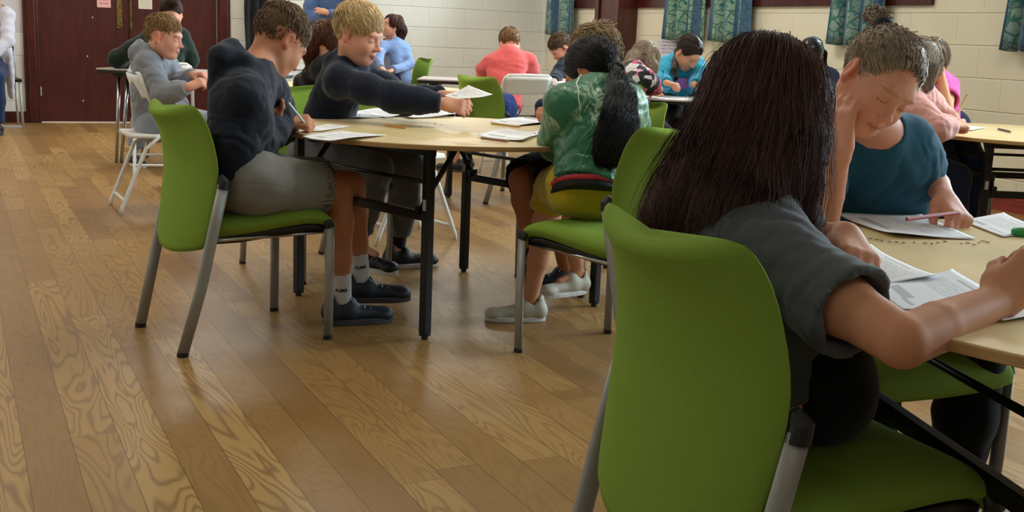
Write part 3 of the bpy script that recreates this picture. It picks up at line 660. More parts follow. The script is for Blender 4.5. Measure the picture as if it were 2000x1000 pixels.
# ================================================================== solid modelling: blended tapered limbs meshed on a grid
def nrm(v): v = np.asarray(v, float); return v/(np.linalg.norm(v)+1e-12)
def frame(x, up=(0, 0, 1)):
    "columns x(forward) y(left) z(up)"
    x = nrm(x); y = nrm(np.cross(up, x)); z = np.cross(x, y); return np.stack([x, y, z], 1)
class Solid:
    def __init__(s): s.p = []
    def cap(s, a, b, ra, rb=None, k=.02, flat=None, op='+', cut=None):
        rb = ra if rb is None else rb
        a = np.asarray(a, float); b = np.asarray(b, float); s.p.append(('c', a, b, ra, rb, k, flat, op, cut)); return s
    def ell(s, c, r, M=None, k=.02, op='+'):
        r = np.full(3, r, float) if np.isscalar(r) else np.array(r, float)
        s.p.append(('e', np.asarray(c, float), r, np.eye(3) if M is None else np.array(M, float), k, op)); return s
    def chain(s, pts, rs, k=.02, flat=None, op='+'):
        for i in range(len(pts)-1): s.cap(pts[i], pts[i+1], rs[i], rs[i+1], k, flat, op)
        return s
    def bbox(s, q):
        if q[0] == 'c':
            m = max(q[3], q[4])*1.02; return np.minimum(q[1], q[2])-m, np.maximum(q[1], q[2])+m
        e = np.abs(q[3])@q[2]; return q[1]-e, q[1]+e
    def dist(s, q, P):
        if q[0] == 'c':
            _, a, b, ra, rb, k, flat, op, cut = q; d = b-a; l2 = d@d+1e-12
            t = np.clip(((P-a)@d)/l2, 0, 1); v = P-a-t[..., None]*d
            if flat is not None:
                n = nrm(flat[0]); v = v+((v@n)*(1/flat[1]-1))[..., None]*n
            D = np.sqrt((v*v).sum(-1))-(ra+(rb-ra)*t)
            if flat is not None: D = D*min(1, (1+flat[1])/2)
            if cut:
                u = d/math.sqrt(l2)
                if 'b' in cut: D = np.maximum(D, (P-b)@u)
                if 'a' in cut: D = np.maximum(D, (a-P)@u)
            return D
        _, c, r, M, k, op = q; v = (P-c)@M; k0 = np.sqrt(((v/r)**2).sum(-1)); k1 = np.sqrt(((v/r**2)**2).sum(-1))+1e-9
        return k0*(k0-1)/k1
    def comb(s, F, D, q):
        k = q[5] if q[0] == 'c' else q[4]; op = q[7] if q[0] == 'c' else q[5]
        k = max(k, 1e-5)
        if op == '+': h = np.maximum(k-np.abs(F-D), 0)/k; return np.minimum(F, D)-h*h*k*.25
        D = -D; h = np.maximum(k-np.abs(F-D), 0)/k; return np.maximum(F, D)+h*h*k*.25
    def value(s, P):
        F = np.full(P.shape[:-1], .3)
        for q in s.p: F = s.comb(F, s.dist(q, P), q)
        return F
    def grad(s, P, e=.002):
        g = np.stack([s.value(P+np.eye(3)[i]*e)-s.value(P-np.eye(3)[i]*e) for i in range(3)], -1); return g/(np.linalg.norm(g, axis=-1)[..., None]+1e-9)
    def mesh(s, h=.007, fine=()):
        "fine: list of (centre, radius, step) zones with a smaller grid step"
        lo = np.min([s.bbox(q)[0] for q in s.p if (q[7] if q[0] == 'c' else q[5]) == '+'], 0)-2.2*h
        hi = np.max([s.bbox(q)[1] for q in s.p if (q[7] if q[0] == 'c' else q[5]) == '+'], 0)+2.2*h
        ax = []
        for i in range(3):
            x = lo[i]; A = [x]
            while x < hi[i]:
                st = h
                for c, r, f in fine:
                    if abs(x-c[i]) < r: st = min(st, f)
                x += st; A.append(x)
            ax.append(np.array(A))
        nx, ny, nz = map(len, ax); F = np.full((nx, ny, nz), .3, np.float32)
        for q in s.p:
            b0, b1 = s.bbox(q); pad = (q[5] if q[0] == 'c' else q[4])+2*h; sl = []
            for i in range(3):
                i0 = max(0, np.searchsorted(ax[i], b0[i]-pad)-1); i1 = min(len(ax[i]), np.searchsorted(ax[i], b1[i]+pad)+1); sl.append(slice(i0, i1))
            if any(t.stop <= t.start for t in sl): continue
            X = [ax[i][sl[i]].astype(np.float32) for i in range(3)]
            G = np.stack(np.meshgrid(*X, indexing='ij'), -1)
            F[tuple(sl)] = s.comb(F[tuple(sl)], s.dist(q, G), q)
        F[0] = F[-1] = .3; F[:, 0] = F[:, -1] = .3; F[:, :, 0] = F[:, :, -1] = .3
        S = F < 0; c = np.zeros((nx-1, ny-1, nz-1), np.int8)
        for a in (0, 1):
            for b in (0, 1):
                for d in (0, 1): c += S[a:nx-1+a, b:ny-1+b, d:nz-1+d]
        act = (c > 0) & (c < 8); I, J, K = np.nonzero(act); idx = np.full(act.shape, -1, np.int32); idx[act] = np.arange(len(I))
        pos = np.zeros((len(I), 3)); cnt = np.zeros(len(I)); A = ax; Q = (I, J, K)
        for d in range(3):
            o1, o2 = [(1, 2), (0, 2), (0, 1)][d]
            for s1 in (0, 1):
                for s2 in (0, 1):
                    q = [I.copy(), J.copy(), K.copy()]; q[o1] = q[o1]+s1; q[o2] = q[o2]+s2; r = [t for t in q]; r[d] = r[d]+1
                    fa = F[q[0], q[1], q[2]].astype(float); fb = F[r[0], r[1], r[2]].astype(float); m = (fa < 0) != (fb < 0)
                    t = np.where(m, fa/np.where(m, fa-fb, 1), 0)
                    Pp = np.stack([A[i][q[i]] for i in range(3)], 1); Pp[:, d] += t*(A[d][r[d]]-A[d][q[d]])
                    pos[m] += Pp[m]; cnt[m] += 1
        pos /= cnt[:, None]; Fs = []
        for d in range(3):
            o1, o2 = [(1, 2), (2, 0), (0, 1)][d]
            a = [slice(None)]*3; b = [slice(None)]*3; a[d] = slice(0, -1); b[d] = slice(1, None)
            ch = S[tuple(a)] != S[tuple(b)]; E = np.nonzero(ch); ok = (E[o1] > 0) & (E[o2] > 0) & (E[o1] < (nx, ny, nz)[o1]-1) & (E[o2] < (nx, ny, nz)[o2]-1)
            E = [e[ok] for e in E]; sg = S[E[0], E[1], E[2]]; quad = []
            for u, v in ((-1, -1), (0, -1), (0, 0), (-1, 0)):
                q = [e.copy() for e in E]; q[o1] = q[o1]+u; q[o2] = q[o2]+v; quad.append(idx[q[0], q[1], q[2]])
            quad = np.stack(quad, 1); quad[~sg] = quad[~sg][:, ::-1]; Fs.append(quad)
        Fs = np.concatenate(Fs); Fs = Fs[(Fs >= 0).all(1)]
        return pos, Fs
def relax(V, Fc, it=1, lam=.5):
    n = len(V)
    for _ in range(it):
        acc = np.zeros_like(V); c = np.zeros(n)
        for i in range(4):
            a = Fc[:, i]; b = Fc[:, (i+1) % 4]
            for k in range(3): acc[:, k] += np.bincount(a, V[b, k], n)+np.bincount(b, V[a, k], n)
            c += np.bincount(a, minlength=n)+np.bincount(b, minlength=n)
        V = V*(1-lam)+lam*acc/np.maximum(c, 1)[:, None]
    return V
def mesh_obj(name, V, Fc, mat, parent=None, col=None, tone=None, smooth=True):
    me = bpy.data.meshes.new(name); V = np.asarray(V, np.float32); Fc = np.asarray(Fc, np.int32); nf, k = Fc.shape
    me.vertices.add(len(V)); me.vertices.foreach_set('co', V.ravel()); me.loops.add(nf*k); me.loops.foreach_set('vertex_index', Fc.ravel())
    me.polygons.add(nf); me.polygons.foreach_set('loop_start', np.arange(0, nf*k, k, dtype=np.int32)); me.polygons.foreach_set('loop_total', np.full(nf, k, np.int32))
    me.update(calc_edges=True); me.validate()
    if smooth: me.polygons.foreach_set('use_smooth', np.ones(len(me.polygons), bool))
    if col is not None:
        a = me.color_attributes.new('Col', 'FLOAT_COLOR', 'POINT'); a.data.foreach_set('color', np.concatenate([col, np.ones((len(col), 1))], 1).astype(np.float32).ravel())
    if tone is not None:
        a = me.attributes.new('tone', 'FLOAT', 'POINT'); a.data.foreach_set('value', np.asarray(tone, np.float32))
    o = bpy.data.objects.new(name, me); COL.objects.link(o); me.materials.append(MATS[mat] if isinstance(mat, str) else mat)
    if parent is not None: o.parent = parent
    return o
class Part:
    "a solid in world space turned into a mesh object under a root"
    pass
def wrinkle(V, amp, scale, seed=0, stretch=(1, 1, 1)):
    "soft folds pressed into cloth: pushed along an approximate normal by 3-D noise, done on the vertices"
    return V
def vnormals(V, Fc):
    a = V[Fc[:, 2]]-V[Fc[:, 0]]; b = V[Fc[:, 3]]-V[Fc[:, 1]]; n = np.cross(a, b); N_ = np.zeros_like(V)
    for i in range(4):
        for k in range(3): N_[:, k] += np.bincount(Fc[:, i], n[:, k], len(V))
    return N_/(np.linalg.norm(N_, axis=1)[:, None]+1e-12)
def vnoise(P, seed=0):
    "cheap smooth noise on arrays (sum of value-noise lattice)"
    P = P+seed*17.3; i = np.floor(P).astype(np.int64); f = P-i; f = f*f*(3-2*f); out = 0
    for dx in (0, 1):
        for dy in (0, 1):
            for dz in (0, 1):
                h = ((i[:, 0]+dx)*73856093) ^ ((i[:, 1]+dy)*19349663) ^ ((i[:, 2]+dz)*83492791); h = (h ^ (h >> 13))*1274126177
                r = ((h ^ (h >> 16)) & 0xffff)/65535.
                out = out+r*(f[:, 0] if dx else 1-f[:, 0])*(f[:, 1] if dy else 1-f[:, 1])*(f[:, 2] if dz else 1-f[:, 2])
    return out*2-1
def fold(V, Fc, amp=.006, scale=14, seed=1, axis=(.15, .1, 1.)):
    "cloth folds: ridged noise along the surface normal"
    n = vnormals(V, Fc); Q = V*scale
    if axis is not None: a = nrm(axis); p_ = np.outer(Q@a, a); Q = p_*1.25+(Q-p_)*.42
    w_ = np.stack([vnoise(Q*.6, seed+5), vnoise(Q*.6, seed+9), vnoise(Q*.6, seed+12)], 1)
    r = vnoise(Q+w_*.7, seed); r2 = vnoise(Q*2.3+w_, seed+3)
    d = r*.85+r2*.35
    return V+n*(d*amp)[:, None]

# ------------------------------------------------------------------ skin, hair materials
def mat_skin(name, rough=.5, sss=.0):
    m, nt, b = new_mat(name); a = N(nt, 'ShaderNodeAttribute', attribute_name='Col'); v = coords(nt)
    f = noisen(nt, v, 45, 4, .6)
    L(nt, mixc(nt, mathn(nt, 'MULTIPLY', f, .22), a.outputs[0], mixc(nt, .6, a.outputs[0], lin('a0503c'))), b.inputs['Base Color'])
    b.inputs['Roughness'].default_value = rough; b.inputs['Specular IOR Level'].default_value = .25
    if sss: b.inputs['Subsurface Weight'].default_value = sss; b.inputs['Subsurface Radius'].default_value = (.012, .005, .003); b.inputs['Subsurface Scale'].default_value = 1.
    bump(nt, b, noisen(nt, v, 260, 3, .6), .08, .001); MATS[name] = m
mat_skin('skin', .6); mat_skin('skin_near', .58, .12)
def mat_hair(name, c, c2, rough=.38, spec=.45):
    m, nt, b = new_mat(name); a = N(nt, 'ShaderNodeAttribute', attribute_name='tone')
    L(nt, mixc(nt, a.outputs['Fac'], lin(c), lin(c2)), b.inputs['Base Color']); b.inputs['Roughness'].default_value = rough
    b.inputs['Specular IOR Level'].default_value = spec; MATS[name] = m
SKIN = {'fair': lin('d9a184'), 'tan': lin('b57c5a'), 'mid': lin('c58d6c'), 'pink': lin('dc9f86'), 'olive': lin('b98765')}

# ------------------------------------------------------------------ head, hands
def head_prims(S, c, f, g=1., up=(0, 0, 1), ears=True, detail=True):
    M = frame(f, up); H = lambda x, y, z: c+M@(np.array([x, y, z])*g)
    e = lambda p, r, k=.02, op='+': S.ell(H(*p), np.array(r)*g, M, k*g, op)
    ca = lambda p, q, r1, r2=None, k=.012, op='+', flat=None: S.cap(H(*p), H(*q), r1*g, (r2 if r2 is not None else r1)*g, k*g, flat, op)
    e((-.018, 0, .030), (.093, .074, .083)); e((.022, 0, .000), (.070, .064, .085)); e((.030, 0, -.045), (.056, .052, .060), .03)
    e((.062, 0, -.088), (.024, .026, .020), .03)
    for s in (1, -1):
        ca((-.005, s*.050, -.045), (.052, s*.022, -.088), .022, .018, .03)
        e((.058, s*.034, -.034), (.028, .024, .028), .02)
    if detail:
        ca((.077, -.030, .020), (.077, .030, .020), .013, None, .02)
        for s in (1, -1):
            e((.094, s*.031, .000), (.016, .017, .011), .014, '-')
            e((.073, s*.031, -.002), (.0155, .0155, .0135), .006)
            ca((.083, s*.018, -.008), (.082, s*.044, -.006), .0022, .0018, .004)
            ca((.0905, s*.014, .019), (.081, s*.047, .020), .004, .003, .008)
        ca((.083, 0, .010), (.105, 0, -.028), .006, .0085, .010); e((.108, 0, -.031), (.0095, .010, .008), .006)
        for s in (1, -1): e((.097, s*.0115, -.034), (.009, .0065, .0065), .006)
        ca((.088, -.012, -.056), (.088, .012, -.056), .0075, None, .008)
        for s in (1, -1):
            ca((.0955, 0, -.0575), (.086, s*.021, -.0625), .0048, .0026, .003); ca((.0945, 0, -.069), (.085, s*.019, -.065), .0058, .0028, .003)
        ca((.089, -.017, -.0635), (.089, .017, -.0635), .0018, None, .002, '-')
    if ears:
        for s in (1, -1):
            Me = frame(M@np.array([1, s*.35, -.15]), M[:, 2]); q = H(-.012, s*.076, -.004)
            S.ell(q, np.array((.019, .0075, .031))*g, Me, .008*g); S.ell(q+Me@(np.array((.003, s*.007, .002))*g), np.array((.011, .006, .020))*g, Me, .004*g, '-')
            S.ell(H(-.008, s*.076, -.029), np.array((.009, .006, .009))*g, Me, .006*g)
    return M
def head_colour(V, col, c, M, g, skin, lips=(.62, .22, .18), brow=None, lid=.75):
    q = ((V-c)@M)/g; col = col.copy(); near = (np.abs(q) < .16).all(1) & (q[:, 0] > .0)
    if not near.any(): return col
    y = np.abs(q[:, 1])
    def put(mask, cc):
        k = np.clip(mask, 0, 1)[:, None]*near[:, None]; col[:] = col*(1-k)+np.array(cc)*k
    G = lambda d, w_: np.exp(-(d/w_)**2)
    put(.35*G(q[:, 2]+.036, .022)*G(y-.040, .02), np.array(skin)*np.array([1.0, .68, .62]))
    put(.30*G(q[:, 2]+.031, .012)*G(y, .014), np.array(skin)*np.array([1.0, .72, .68]))
    put(.75*np.clip(1-(np.abs(q[:, 2]+.0635)/.0105)**4, 0, 1)*np.clip(1-(y/.023)**4, 0, 1)*(q[:, 0] > .078), lips)
    put(.8*G(q[:, 2]+.0638, .0012)*(y < .02)*(q[:, 0] > .075), (.12, .03, .025))
    if brow is not None:
        arc = .0215-((y-.03)/.03)**2*.004
        put(.8*np.clip(1-(np.abs(q[:, 2]-arc)/.0042)**2, 0, 1)*((y > .012) & (y < .05)), brow)
    put(.85*np.clip(1-(np.abs(q[:, 2]+.0075+((y-.031)/.016)**2*-.003)/.0020)**2, 0, 1)*((y > .017) & (y < .046)), (.03, .018, .012))
    put(.25*np.clip(1-((y-.031)/.018)**2, 0, 1)*G(q[:, 2]+.000, .008), np.array(skin)*.7)
    return col
CURLS = {'relax': [(22, 25, 15)]*4, 'write': [(42, 52, 25), (50, 62, 30), (62, 75, 40), (68, 80, 45)], 'fist': [(70, 90, 60)]*4,
         'flat': [(6, 8, 5)]*4, 'grip': [(48, 55, 30), (52, 58, 34), (56, 62, 36), (60, 66, 40)], 'hold': [(20, 30, 15), (24, 34, 18), (28, 38, 20), (34, 42, 22)], 'loose': [(35, 40, 20), (42, 45, 25), (50, 50, 30), (55, 52, 30)]}
def hand_prims(S, w_, d, n, side, pose='relax', g=.85, thumb=.5, k=.006):
    "w_ wrist, d along the palm, n back of the hand, side=+1 when the thumb points to cross(n,d)"
    d = nrm(d); n = nrm(np.array(n)-d*(np.array(n)@d)); t = np.cross(n, d)*side; P = lambda a, b, c: w_+(d*a+t*b+n*c)*g
    S.cap(P(-.01, 0, 0), P(.02, 0, 0), .023*g, .026*g, .015, (n, .68))
    for b0, b1, r in ((.020, .028, .0145), (.007, .010, .0145), (-.007, -.010, .014), (-.018, -.026, .0125)):
        S.cap(P(.012, b0, 0), P(.080, b1, .002), r*g*1.02, r*g*.86, .012*g)
    S.ell(P(.032, .024, -.010), np.array((.026, .015, .014))*g, np.stack([d, t, n], 1), .012*g)
    Ls = (.068, .075, .070, .054); bs = (.029, .0098, -.0098, -.0275); tips = []
    for i in range(4):
        p = P(.082-.004*(i == 3)-.001*(i == 0), bs[i], .001); a = 0; sp = (.10, .02, -.05, -.13)[i]*(.3 if pose in ('write', 'fist', 'grip') else 1); r = (.0092, .0094, .009, .0078)[i]*g
        for j, (fr, cu) in enumerate(zip((.46, .30, .24), CURLS[pose][i])):
            a += math.radians(cu); q = p+(d*math.cos(a)+t*sp*math.cos(a)-n*math.sin(a))*Ls[i]*fr*g
            S.cap(p, q, r*(1-.08*j), r*(1-.08*(j+1)), k if j else .010); p = q
        tips.append(p)
    b = P(.022, .030, -.010); v = nrm(d*(.62+.2*thumb)+t*(.75-.75*thumb)-n*(.35+.35*thumb)); q = b+v*.036*g
    v2 = nrm(v*.8+d*.35-t*.35*thumb); S.cap(b, q, .0125*g, .0105*g, .012); S.cap(q, q+v2*.028*g, .0104*g, .0085*g, k)
    return tips
# ------------------------------------------------------------------ strands
def strands(name, surf, V, Nn, mat, flow, count, length, steps=10, r=.0012, lift=0., parent=None, depth=.004, jitter=.15, mask=None, follow=True, tone=None, curl=0.):
    "tapered locks rooted on the hair mass V (normals Nn) that run along flow(P) and hug the surface surf"
    ids = np.arange(len(V)); 
    if mask is not None: ids = ids[mask]
    if len(ids) == 0: return None
    ids = rng.choice(ids, count); P = V[ids].copy()+rng.normal(0, .003, (count, 3)); Ls = length*(1+rng.uniform(-.35, .25, count)); tn = rng.random(count)
    off = rng.uniform(-depth, depth*.9, count); jit = rng.normal(0, jitter, (count, 3)); path = []; ds = Ls/steps
    ph = rng.uniform(0, 6.28, count)
    for k_ in range(steps+1):
        path.append(P.copy())
        D = flow(P)+jit*.35; n = surf.grad(P) if follow or k_ == 0 else n
        if follow: D = D-n*((D*n).sum(1))[:, None]*(1-lift*.5)
        D = D/(np.linalg.norm(D, axis=1)[:, None]+1e-9)+n*lift
        if curl: D = D+np.cross(n, D)*(np.sin(k_*.9+ph)*curl)[:, None]
        P = P+D*ds[:, None]
        if follow:
            e = surf.value(P)-off-lift*ds*(k_+1); P = P-n*np.clip(e, -.01, .02)[:, None]*.8
    path = np.array(path).transpose(1, 0, 2); n_ = steps+1
    T = np.gradient(path, axis=1); T /= np.linalg.norm(T, axis=2)[..., None]+1e-9
    a = np.where(np.abs(T[..., 2:3]) < .9, np.array([0, 0, 1.]), np.array([1., 0, 0])); u = np.cross(T, a); u /= np.linalg.norm(u, axis=2)[..., None]+1e-9; v = np.cross(T, u)
    rad = r*np.linspace(1, .25, n_)**.8*(1+rng.uniform(-.3, .5, (count, 1)))
    rings = [path+rad[..., None]*(math.cos(x)*u+math.sin(x)*v) for x in (0, 2.094, 4.189)]
    W = np.stack(rings, 2).reshape(-1, 3)
    base = (np.arange(count)*n_*3)[:, None, None]; i = np.arange(steps)[None, :, None]*3; j = np.arange(3)[None, None, :]; j2 = (j+1) % 3
    Fq = np.stack([base+i+j, base+i+j2, base+i+3+j2, base+i+3+j], -1).reshape(-1, 4)
    return W, Fq, np.repeat(tn, n_*3)
def hair_obj(name, surf, h, mat, parent, sets, base_tone=.25, fine=(), relaxn=1, foldamp=.0, contrast=.7):
    V, Fc = surf.mesh(h, fine); V = relax(V, Fc, relaxn); Nn = vnormals(V, Fc)
    if foldamp: V = fold(V, Fc, foldamp, 30, 3)
    Vs = [V-Nn*.002]; Fs = [Fc]; tn = [np.full(len(V), base_tone)+.1*vnoise(V*40)]; n = len(V)
    for kw in sets:
        res = strands(name, surf, V, Nn, mat, **kw)
        if res is None: continue
        W, Fq, t = res; Vs.append(W); Fs.append(Fq+n); tn.append(base_tone+.08+(t-.5)*contrast); n += len(W)
    return mesh_obj(name, np.concatenate(Vs), np.concatenate(Fs), mat, parent, tone=np.clip(np.concatenate(tn), 0, 1))
# ================================================================== people
mat_hair('hair_brown_short', '3f2e20', '80644a', .55, .25); mat_hair('hair_dirty_blond', '54412d', 'a88c66', .55, .25); mat_hair('hair_blond', '7a5a3a', 'e4c491', .5, .3)
mat_hair('hair_auburn', '3c1a0e', '7e4526'); mat_hair('hair_ginger', '64482e', 'b08a5c', .55, .25); mat_hair('hair_black', '0b090b', '1d1719', .32, .5); mat_hair('hair_dark', '2a1814', '70483c', .55, .22)
mat_hair('hair_ash', '6b5b4e', 'b8a48e', .55, .25); mat_hair('hair_grey_blond', '6f6156', 'a3917d')
mat_hair('hair_dark_brown', '25160f', '43291b')
class Body:
    """one seated or standing figure. J: joints in world space. Everything is measured in metres; g scales girth."""
    def __init__(s, label, J, skin='fair', g=1., hg=None, hand=(None, None), arms='long', face=(1, 0, 0), hup=(0, 0, 1), chestf=None, fine=None, h=.008, bare_legs=True, brow=(.12, .07, .04), hand_g=.85, skinmat='skin', detail=True, feet=True, waist=None, armg=1.):
        s.J = J = {k: np.array(v, float) for k, v in J.items()}; s.g = g; s.hg = hg or 1.
        base = J['pelvis'].copy(); base[2] = 0
        s.root = thing('person', label, 'person', (0, 0, 0)); s.root.location = base; s.base = base
        s.lat = nrm(J['shL']-J['shR']); s.up = nrm(J['neck']-J['pelvis']); s.fw = nrm(np.cross(s.lat, s.up)) if chestf is None else nrm(chestf)
        s.hlat = nrm(J['hipL']-J['hipR']) if 'hipL' in J else s.lat
        if 'hipL' not in J:
            hl = s.lat.copy(); 
            if 'kneeL' in J:
                kd = nrm((J['kneeL']+J['kneeR'])/2-J['pelvis']); hl = nrm(np.cross((0, 0, 1), kd))
            s.hlat = hl; J['hipL'] = J['pelvis']+hl*.075*g; J['hipR'] = J['pelvis']-hl*.075*g
        s.waist = J.get('waist', J['pelvis']*.55+J['neck']*.45-s.fw*.022); s.chest = J.get('chest', J['pelvis']*.22+J['neck']*.78-s.fw*.018)
        s.face = nrm(face); s.hc = J['head']; s.skin = SKIN[skin]; s.armg = armg
        B = Solid(); s.B = B
        s.M = head_prims(B, s.hc, s.face, s.hg, hup, detail=detail)
        hb = s.hc+s.M@(np.array([-.022, 0, -.055])*s.hg)
        B.cap(hb, J['neck'], .046*s.hg, .052*g, .03)
        s.torso(B, 0.)
        for X, sg in (('L', 1), ('R', -1)):
            sh, el, wr = J['sh'+X], J['el'+X], J['wr'+X]; q = armg
            B.chain([sh, sh*.5+el*.5, el], [.042*g, .037*g*q, .032*g*q], .02); B.chain([el, el*.65+wr*.35, wr], [.032*g*q, .0315*g*q, .0225*g*q], .004)
            hs = hand[0 if X == 'L' else 1]
            if hs is None: hs = {}
            d = np.array(hs.get('d', wr-el), float); n = np.array(hs.get('n', (0, 0, 1)), float); n = n-nrm(d)*(n@nrm(d))
            if np.linalg.norm(n) < .2: n = np.cross(nrm(d), s.lat)
            # right hand, back of hand up: thumb to the left = cross(n,d)
            side = -sg*1.
            tips = hand_prims(B, wr, d, n, side, hs.get('pose', 'relax'), hand_g, hs.get('thumb', .5)); setattr(s, 'tips'+X, tips)
            if 'knee'+X in J:
                hp, kn, an = J['hip'+X], J['knee'+X], J['ank'+X]
                B.chain([hp, hp*.5+kn*.5, kn], [.078*g, .067*g, .050*g], .03); B.chain([kn, kn*.7+an*.3, kn*.35+an*.65, an], [.047*g, .050*g, .038*g, .029*g], .02)
                t = nrm(J['toe'+X]-an) if 'toe'+X in J else s.fw; f0 = an+np.array([0, 0, -.042*g])
                B.cap(f0-t*np.array([1, 1, 0])*.03*g, f0+t*np.array([1, 1, .6])*.09*g, .022*g, .015*g, .02)
        s.Bf = list(fine or []); V, Fc = B.mesh(h, s.Bf); V = relax(V, Fc, 1, .35)
        col = np.tile(np.array(s.skin), (len(V), 1)).astype(float); col *= (1+.05*vnoise(V*9))[:, None]
        for X in 'LR':
            for t in getattr(s, 'tips'+X):
                k = np.exp(-(np.linalg.norm(V-t, axis=1)/.018)**2)[:, None]*.4; col = col*(1-k)+np.array(s.skin)*np.array([1., .66, .6])*k
            k = np.exp(-(np.linalg.norm(V-J['el'+X], axis=1)/.04)**2)[:, None]*.3; col = col*(1-k)+np.array(s.skin)*np.array([.95, .66, .6])*k
        q = (V-s.hc)@s.M/s.hg; k = ((np.abs(q[:, 1]) > .068) & (np.abs(q[:, 2]) < .04) & (np.abs(q[:, 0]) < .04))[:, None]*.45; col = col*(1-k)+np.array(s.skin)*np.array([1.05, .62, .55])*k
        col = head_colour(V, col, s.hc, s.M, s.hg, s.skin, brow=brow)
        mesh_obj('body', V-base, Fc, skinmat, s.root, col=np.clip(col, 0, 1))
    def torso(s, S, e, k=.035, shrink=1., low=True, cut=None):
        J, g = s.J, s.g; f = s.fw; hf = nrm(np.cross(s.hlat, (0, 0, 1)))
        for X in 'LR': S.cap(J['pelvis'], J['hip'+X]+s.hlat*.0, .098*g+e, .088*g+e, k, (hf, .95)) if low else None
        for a, b, ra, rb, fl in ((J['pelvis'], s.waist, .092, .082, .86), (s.waist, s.chest, .082, .088, .86)):
            for sg in (1, -1):
                o1 = s.lat*.036*g*sg; S.cap(a+o1, b+o1*1.35, ra*g+e, rb*g+e, k, (f, fl), '+', cut if a is J['pelvis'] or cut is None else None)
        c = s.chest*.55+J['neck']*.45
        for X, sg in (('L', 1), ('R', -1)):
            S.cap(c+s.lat*.03*sg, J['sh'+X]*.75+c*.25, .072*g+e, .045*g+e, k, (f, .85)); S.cap(J['neck']+s.lat*.015*sg, J['sh'+X], .05*g+e, .040*g+e, k)
    def add(s, name, S, mat, h=.008, fold_=0., fscale=14, seed=1, fine=(), relaxn=1, axis=(.15, .1, 1.), parent=None, col=None):
        V, Fc = S.mesh(h, fine); V = relax(V, Fc, relaxn)
        if fold_: V = fold(V, Fc, fold_, fscale, seed, axis)
        o = mesh_obj(name, V-s.base, Fc, mat, parent or s.root, col=col(V) if col else None); return o
    def top(s, mat, e=.016, sleeve='long', name='hoodie', hem=.0, hood=None, cuff=True, fold_=.006, h=.008, collar=.0, arm_e=None, fine=(), neckcut=True, seed=1, sl=.55, fscale=13, col=None, wr_amt=1.):
        J, g = s.J, s.g; S = Solid(); s.torso(S, e-.007, k=.045, low=False, cut='a')
        for sg in ((1, -1) if hem > 0 else (0,)): S.cap(J['pelvis']-s.up*hem+s.lat*.055*sg, J['pelvis']+s.up*.05+s.lat*.03*sg, .105*g+e, .10*g+e, .03, (s.fw, .9), '+', 'a')
        a_e = e*1.1 if arm_e is None else arm_e; q = s.armg
        for X in 'LR':
            sh, el, wr = J['sh'+X], J['el'+X], J['wr'+X]
            if sleeve == 'long':
                S.chain([sh, sh*.5+el*.5, el], [.045*g+a_e, .040*g*q+a_e, .037*g*q+a_e], .04)
                w2 = wr-nrm(wr-el)*.012; S.chain([el, el*.5+wr*.5], [.038*g*q+a_e, .036*g*q+a_e], .04); S.cap(el*.5+wr*.5, w2, .036*g*q+a_e, .027*g+a_e*.75, .02, None, '+', 'b')
                if cuff: S.cap(w2-nrm(wr-el)*.04, w2, .024*g+a_e*.6, .024*g+a_e*.5, .004, None, '+', 'b')
            else:
                m = sh*(1-sl)+el*sl; u = nrm(el-sh); S.cap(sh, m, .047*g+a_e, .045*g*q+a_e+.006, .04, None, '+', 'b')
                S.cap(m-u*.016, m+u*.03, .045*g*q+a_e-.007, .045*g*q+a_e-.005, .002, None, '-')
        nk = J['neck']
        if hood:
            b = -s.fw; hs = hood; up = s.up
            for sg in (1, -1):
                S.cap(nk+b*.060*hs+up*.040, nk+s.lat*.070*sg*hs+up*.035, .036*hs, .026*hs, .014)
                S.cap(nk+b*.075*hs+up*.010+s.lat*.035*sg, nk+b*.085*hs-up*.075+s.lat*.012*sg, .042*hs, .024*hs, .022)
                S.cap(nk+s.lat*.070*sg*hs+up*.035, nk-b*.065-up*.030+s.lat*.018*sg, .025*hs, .016*hs, .014)
            S.cap(nk+b*.012+up*.045, nk-b*.01+up*.16, .046*hs, .062*hs, .008, None, '-')
        elif collar: 
            S.cap(nk-up_(s)*.01, nk+up_(s)*collar, .062*g, .056*g, .01)
            S.cap(nk, nk+up_(s)*.12, .05*g, .05*g, .004, None, '-')
        else: S.cap(nk+s.fw*.016+s.up*.034, nk+s.up*.14+s.fw*.03, .052*g, .062*g, .006, None, '-')
        s.topS = S; V, Fc = S.mesh(h, fine); V = relax(V, Fc, 3 if sleeve == 'long' else 2); V = fold(V, Fc, fold_*.8, fscale, seed)
        n = vnormals(V, Fc); D = np.zeros(len(V)); ph = 2.6*vnoise(V*16, seed)+1.2*vnoise(V*34, seed+2)
        for X in 'LR':
            el, sh, wr = J['el'+X], J['sh'+X], J['wr'+X]
            for c, ax_, wd, per, am in ((el, nrm(wr-sh), .060, .026, .0042), (sh*.75+el*.25, nrm(el-sh), .07, .038, .0030), (wr*.8+el*.2, nrm(wr-el), .045, .022, .0034 if sleeve == 'long' else 0)):
                r_ = np.linalg.norm(V-c, axis=1); D += am*np.exp(-(r_/(wd*1.25))**2)*(np.abs(np.sin(((V-c)@ax_)*math.pi/per+ph))-.5)
        u = (V-J['pelvis'])@s.up; side = np.abs((V-J['pelvis'])@s.lat)
        D += .0075*np.exp(-((u-.10)/.09)**2)*(np.abs(np.sin(u*math.pi/.052+ph+side*9))-.5)+.004*np.exp(-((u-.30)/.07)**2)*(np.abs(np.sin(((V-J['pelvis'])@s.lat)*math.pi/.06+u*20+ph))-.5)
        V = V+n*(D*wr_amt)[:, None]
        return mesh_obj(name, V-s.base, Fc, mat, s.root)
